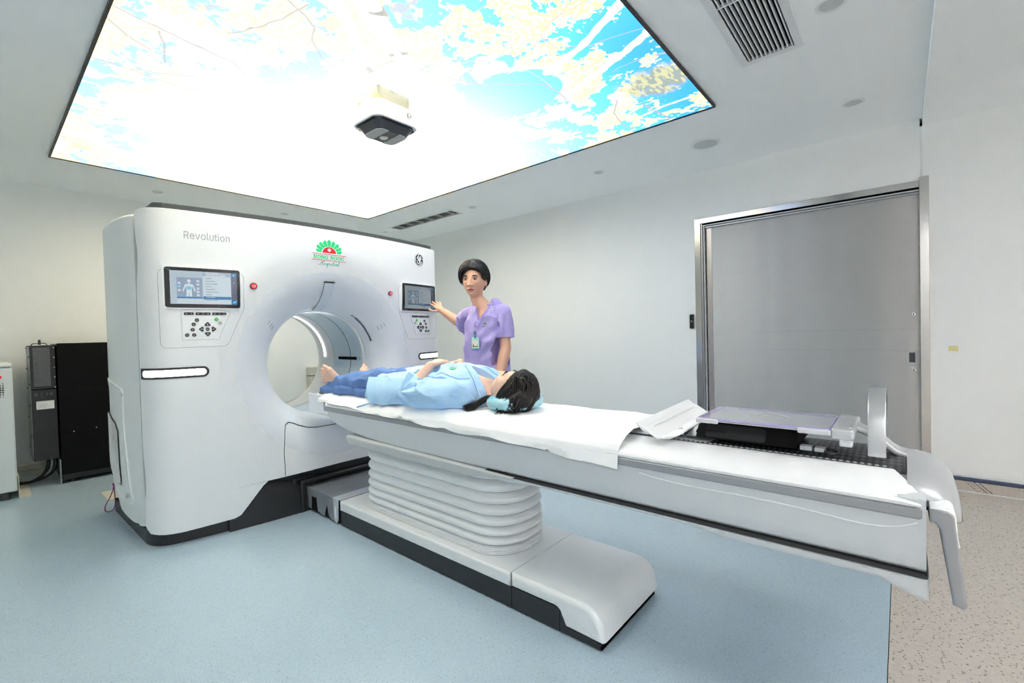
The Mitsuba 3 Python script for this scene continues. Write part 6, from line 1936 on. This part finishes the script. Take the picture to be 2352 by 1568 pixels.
part_w = lambda u, rg: (0.05 * rg.uniform(-1, 1), 0.60 - 0.9 * u, 0.80 + 0.2 * u)
hw = [strands(HW, WS, 420, part_w, lambda u, rg: (xn, -0.45 - 0.8 * u + 0.2 * rg.uniform(-1, 1), 0.12 + 0.70 * u - 0.40 * (1 - u) * rg.uniform(0, 1)), lambda t: 0.012 + 0.020 * t, 0.0042, 41, 0.004),
      strands(HW, WS, 90, part_w, lambda u, rg: (-xn, -0.25 - 0.9 * u, 0.05 + 0.75 * u), lambda t: 0.014 + 0.016 * t, 0.0050, 42, 0.004),
      strands(HW, WS, 200, lambda u, rg: (0.04 * rg.uniform(-1, 1), 0.66 - 0.40 * u, 0.76 + 0.1 * u), lambda u, rg: (xn, -0.32 - 0.45 * rg.uniform(0, 1), -0.10 - 0.40 * rg.uniform(0, 1)), lambda t: 0.010 + 0.014 * t, 0.0040, 43, 0.004),
      strands(HW, WS, 420, lambda u, rg: (0.3 * rg.uniform(-1, 1), 0.1 - 0.4 * u, 1.0), lambda u, rg: (0.75 * xn + 0.3 * rg.uniform(-1, 1), -0.9, 0.30 * rg.uniform(-1, 1)), lambda t: 0.020 + 0.022 * t, 0.0050, 44, 0.006)]
# hair pooled beside the head on the pillow, and the lock over the near shoulder
rg = np.random.default_rng(45)
for i in range(260):
    u = rg.uniform(0, 1)
    st0 = HW(xn * (0.080 + 0.012 * rg.uniform(-1, 1)), -0.02 - 0.05 * rg.uniform(0, 1), 0.125 - 0.13 * u)
    mid = st0 + np.array([-0.010 * rg.uniform(0, 1), -0.022 + 0.012 * rg.uniform(-1, 1), -0.035])
    en = mid + np.array([-0.014 * rg.uniform(-1.5, .6), 0.02 * rg.uniform(-1, 1), -0.03])
    en[2] = max(en[2], 0.806)
    p = spline([HW(xn * 0.055, 0.035, 0.115 - 0.08 * u), st0, mid, en], 16)
    hw.append(tube(p, 0.0048 * np.clip(3 * (1.02 - np.linspace(0, 1, 16)), 0.1, 1), 6))
for i in range(90):
    o_ = np.array([rg.uniform(-0.012, 0.012), rg.uniform(-0.014, 0.014), rg.uniform(-0.006, 0.006)])
    p = spline([HW(xn * 0.070, -0.030, -0.045) + o_ * .4, np.array([-1.470, 1.535, 0.845]) + o_, np.array([-1.495, 1.505, 0.822]) + o_, np.array([-1.525 + rg.uniform(-.02, .02), 1.488, 0.806]) + o_ * 1.2, np.array([-1.545 + rg.uniform(-.025, .02), 1.478, 0.801]) + o_ * 1.2], 18)
    hw.append(tube(p, 0.0032 * np.clip(3 * (1.02 - np.linspace(0, 1, 18)), 0.1, 1), 6))
hw.append(skin(chain([(HW(xn * 0.03, -0.035, 0.070), 0.052), ((-1.262, 1.545, 0.856), 0.044), ((-1.285, 1.530, 0.845), 0.036)]), 0.012, 6))
add('hair_locks', cat(hw), 'm_hair', wo, smooth=60)

# gown
pr('m_gown', mikit.proc(lambda p, n, uv: mix(srgb(166, 204, 240), srgb(178, 213, 246), fbm(p.x * 30, p.y * 30, p.z * 30))), 0.75, spec=0.2, sheen=0.3)
pr('m_gown_seam', srgb(96, 140, 185), 0.8)
rows = [(-1.500, 0.075, 0.885), (-1.530, 0.130, 0.912), (-1.565, 0.172, 0.938), (-1.62, 0.196, 0.962), (-1.70, 0.203, 0.978), (-1.80, 0.200, 0.983), (-1.90, 0.197, 0.980), (-2.00, 0.196, 0.970), (-2.10, 0.200, 0.962), (-2.20, 0.205, 0.954), (-2.28, 0.208, 0.944), (-2.335, 0.210, 0.936)]
xi = np.linspace(-1.500, -2.335, 60)
R_ = []
for x in xi:
    w_ = np.interp(-x, [-q[0] for q in rows], [q[1] for q in rows])
    zt = np.interp(-x, [-q[0] for q in rows], [q[2] for q in rows])
    t = np.linspace(0, PI, 44)
    ee = 0.78
    y = 1.645 - w_ * np.sign(np.cos(t)) * np.abs(np.cos(t)) ** ee
    z = 0.796 + (zt - 0.796) * np.sin(t) ** ee
    # over the near leg and far leg the cloth sags between
    sag = 0.018 * np.clip((-2.05 - x) / 0.25, 0, 1) * np.exp(-((y - 1.645) / 0.05) ** 2) * np.sin(t)
    z = z - sag
    R_.append(np.vstack([np.c_[np.full(44, x), y, z], np.c_[np.full(10, x), np.linspace(y[-1], y[0], 12)[1:-1], np.full(10, 0.793)]]))
gt = mf(loft(R_))
slv = []
for p0, r0, p1, r1 in chain([((-1.585, 1.500, 0.862), 0.066), ((-1.70, 1.468, 0.856), 0.074), ((-1.82, 1.452, 0.850), 0.074), ((-1.925, 1.446, 0.850), 0.062), ((-1.922, 1.456, 0.885), 0.057), ((-1.898, 1.486, 0.945), 0.046)]) + \
        chain([((-1.585, 1.790, 0.862), 0.066), ((-1.70, 1.822, 0.856), 0.074), ((-1.82, 1.838, 0.850), 0.072), ((-1.93, 1.844, 0.850), 0.060), ((-1.925, 1.83, 0.885), 0.055), ((-1.902, 1.80, 0.935), 0.046)]):
    slv.append(m3.Manifold.batch_hull([m3.Manifold.sphere(r0, 28).translate(tuple(p0)), m3.Manifold.sphere(r1, 28).translate(tuple(p1))]))
gown = tm(m3.Manifold.batch_boolean([gt, *slv], m3.OpType.Add).refine_to_length(0.008))
gown.merge_vertices()
trimesh.smoothing.filter_taubin(gown, iterations=12)
gown = wrinkle(gown, 0.020, 8, 51, (1.0, 1.2, 1.2), where=lambda v: np.clip((v[:, 2] - 0.80) / 0.04, 0, 1))
# folds radiating from the elbow and from the clasped hands
v = gown.vertices
nn = gown.vertex_normals
ang = np.arctan2(v[:, 2] - 0.86, v[:, 0] + 1.94)
rr_ = np.hypot(v[:, 2] - 0.86, v[:, 0] + 1.94)
fold = 0.009 * np.cos(ang * 9) * np.exp(-((rr_ - 0.09) / 0.07) ** 2) * (v[:, 1] < 1.52)
ang2 = np.arctan2(v[:, 1] - 1.60, v[:, 0] + 1.86)
rr2 = np.hypot(v[:, 1] - 1.60, v[:, 0] + 1.86)
fold += 0.008 * np.cos(ang2 * 10) * np.exp(-((rr2 - 0.11) / 0.07) ** 2) * (v[:, 2] > 0.93)
fold += 0.006 * np.sin((v[:, 0] * 0.8 + v[:, 2]) * 70) * np.clip((-2.0 - v[:, 0]) / 0.1, 0, 1) * np.exp(-((v[:, 2] - 0.87) / 0.05) ** 2)
gown.vertices = v + nn * fold[:, None]
gown = mf(gown)
gown = gown - cutter([(-1.44, -0.10), (-1.49, -0.082), (-1.668, 0.004), (-1.668, 0.012), (-1.49, 0.082), (-1.44, 0.10)], (0, 1.635, 0.895), (1, 0, 0), (0, 1, 0), 0.2)
gown = gown - cutter([(-1.44, -0.075), (-1.530, -0.060), (-1.56, 0.0), (-1.530, 0.060), (-1.44, 0.075)], (0, 1.635, 0.7), (1, 0, 0), (0, 1, 0), 0.4)
cuf = lambda c, ax: cutter([(-.07, -.07), (.07, -.07), (.07, .07), (-.07, .07)], np.array(c), np.cross(ax, (1.0, 0, 0)) / np.linalg.norm(np.cross(ax, (1.0, 0, 0))), np.cross(ax, np.cross(ax, (1.0, 0, 0))) / np.linalg.norm(np.cross(ax, np.cross(ax, (1.0, 0, 0)))), 0.1)
ax1 = np.array([0.024, 0.030, 0.060]) / np.linalg.norm([0.024, 0.030, 0.060])
gown = gown - cuf((-1.904, 1.478, 0.932), ax1)
gown = tm(gown)
gk = add('gown', gown, 'm_gown', wo, smooth=50, label='pale blue patient gown')
# flap hanging to the near side, with its tie
U, V = np.linspace(0, 1, 30), np.linspace(0, 1, 18)
Gf = np.zeros((30, 18, 3))
for i, u in enumerate(U):
    x = -2.345 + 0.36 * u
    top_ = np.array([x, 1.470, 0.912 + 0.008 * u])
    bot = np.array([-2.225 + 0.24 * u, 1.402 + 0.035 * u ** 2, 0.772 + 0.012 * u])
    for j, t in enumerate(V):
        p = top_ * (1 - t) + bot * t
        p[1] -= 0.030 * math.sin(t * PI) * (0.6 + 0.4 * u)
        p[1] -= 0.006 * math.sin(u * 14 + t * 3) * t
        p[2] += 0.004 * math.sin(u * 10) * t
        Gf[i, j] = p
Gb = Gf + np.array([0.001, 0.002, 0.0005])
mfl = cat([grid(Gf), trimesh.Trimesh(grid(Gb).vertices, grid(Gb).faces[:, ::-1], process=False)])
add('gown_flap', mfl, 'm_gown', gk, smooth=True)
pt_ = spline([(-2.215, 1.408, 0.783), (-2.26, 1.404, 0.770), (-2.31, 1.400, 0.757), (-2.36, 1.398, 0.744)], 16)
R_ = [[p + np.array([0.010 * a_, -0.002 * 1.0 - 0.0015 * b_, 0.006 * a_ + 0.0015 * b_]) for a_, b_ in ((-1, -1), (1, -1), (1, 1), (-1, 1))] for p in pt_]
add('tie_strap', loft(R_), 'm_gown', gk, smooth=30)
# seams: collar band and yoke
from scipy.spatial import cKDTree
gtree = cKDTree(gown.vertices[:, :2][gown.vertices[:, 2] > 0.84])
gz = gown.vertices[:, 2][gown.vertices[:, 2] > 0.84]


def top_at(x, y):
    d_, i_ = gtree.query([x, y], k=4)
    return float(gz[i_].max())


for pts in ([(-1.69, 1.615), (-1.655, 1.590), (-1.60, 1.560), (-1.55, 1.540), (-1.52, 1.53)], [(-1.69, 1.655), (-1.655, 1.685), (-1.60, 1.715), (-1.55, 1.735)], [(-1.585, 1.545), (-1.62, 1.515), (-1.68, 1.50), (-1.74, 1.502), (-1.80, 1.507)]):
    p = spline(pts, 24)
    add('seam', tube([(x, y, top_at(x, y) + 0.0006) for x, y in p], 0.0011, 5), 'm_gown_seam', gk)
for mat, sh in emblem_shapes():
    m = prism(sa.scale(sh, 0.058, 0.048, origin=(0, 0)), 0.0012)
    x, y, w = m.vertices.T
    X_, Y_ = -1.735 + x - 0.029, 1.578 - y
    zc_, gx, gy = top_at(-1.735, 1.560), (top_at(-1.705, 1.56) - top_at(-1.765, 1.56)) / 0.06, (top_at(-1.735, 1.585) - top_at(-1.735, 1.535)) / 0.05
    m.vertices = np.stack([X_, Y_, zc_ + gx * (X_ + 1.735) + gy * (Y_ - 1.56) + 0.0035 + w], 1)
    m.faces = m.faces[:, ::-1]
    add('petal' if mat == 'm_green' else 'red_sun', m, mat, gk)
# trousers
pr('m_trousers', mikit.proc(lambda p, n, uv: mix(srgb(88, 118, 172), srgb(104, 134, 188), fbm(p.x * 24, p.y * 24, p.z * 24))), 0.8, spec=0.15, sheen=0.2)
tr = chain([((-2.10, 1.565, 0.872), 0.080), ((-2.30, 1.555, 0.870), 0.077), (kN + (0, 0, -0.002), 0.070), ((-2.70, 1.525, 0.846), 0.056), ((-2.86, 1.520, 0.832), 0.042)])
tr += chain([((-2.10, 1.725, 0.872), 0.080), ((-2.30, 1.74, 0.870), 0.077), (kF + (0, 0, -0.002), 0.070), ((-2.70, 1.772, 0.850), 0.058), ((-2.88, 1.785, 0.838), 0.046)])
tr += chain([((-2.72, 1.500, 0.815), 0.024), ((-2.875, 1.470, 0.808), 0.016)]) + chain([((-2.3, 1.475, 0.815), 0.024), ((-2.72, 1.475, 0.812), 0.020)])
tw = m3.Manifold.batch_boolean([m3.Manifold.batch_hull([m3.Manifold.sphere(r0, 28).translate(tuple(p0)), m3.Manifold.sphere(r1, 28).translate(tuple(p1))]) for p0, r0, p1, r1 in tr], m3.OpType.Add)
tw = tm(tw.refine_to_length(0.009))
tw.merge_vertices()
trimesh.smoothing.filter_taubin(tw, iterations=10)
tw = wrinkle(tw, 0.022, 9, 61, (0.8, 1.3, 1.3))
tw = mf(tw) - cutter([(-.2, -.3), (.2, -.3), (.2, .3), (-.2, .3)], (-2.862, 1.60, 0.85), (0, 1, 0), (0.18, 0, -1.0) / np.linalg.norm((0.18, 0, -1.0)), 0.0001) - m3.Manifold.cube((0.3, 0.6, 0.4)).translate((-3.175, 1.35, 0.70))
twm = tm(tw)
twm.vertices[:, 2] = np.maximum(twm.vertices[:, 2], 0.790)
add('trousers', twm, 'm_trousers', wo, smooth=50, label='medium blue trousers')

# pillow under her head, in a pale blue disposable cover
pm = trimesh.creation.icosphere(5, 1.0)
x, y, z = pm.vertices.T
sg_ = lambda q, e: np.sign(q) * np.abs(q) ** e
v = np.stack([sg_(x, 0.6) * 0.104, sg_(y, 0.6) * 0.125, sg_(z, 0.7) * 0.036], 1)
ang = np.arctan2(v[:, 1], v[:, 0])
v[:, 2] += 0.003 * np.cos(ang * 22) * np.clip(np.hypot(v[:, 0] / .122, v[:, 1] / .155) - 0.4, 0, 1)
v[:, 2] -= 0.020 * np.exp(-((v[:, 0] + 0.01) / 0.075) ** 2 - ((v[:, 1]) / 0.08) ** 2) * (z > 0)
v += (np.array([-1.352, 1.600, 0.830]))
pm.vertices = v
scene['m_cover'] = {'type': 'twosided', 'b': {'type': 'principled', 'base_color': mikit.proc(lambda p, n, uv: mix(srgb(150, 205, 220), srgb(185, 222, 232), smoothstep(0.35, 0.7, fbm(p.x * 30, p.y * 12, p.z * 60)))), 'roughness': 0.6, 'specular': 0.3}}
k = add('pillow', pm, 'm_cover', smooth=True)
lab(k, "small pillow in a pale blue gathered cover under the woman's head", 'pillow')
for i in range(26):
    t = -2.75 + 1.9 * i / 25 + 0.02 * math.sin(i * 3.1)
    q = [(-1.352 + sg_(math.cos(t), 0.6) * 0.104 * s_, 1.600 + sg_(math.sin(t), 0.6) * 0.125 * s_, 0.830 + h_) for s_, h_ in ((0.985, 0.009), (0.93, 0.020), (0.84, 0.0285), (0.74, 0.033))]
    add('gather', tube(spline(q, 10), 0.0008 * np.r_[.5, .8, 1, 1, 1, 1, .9, .7, .5, .3], 5), 'm_cover', k)
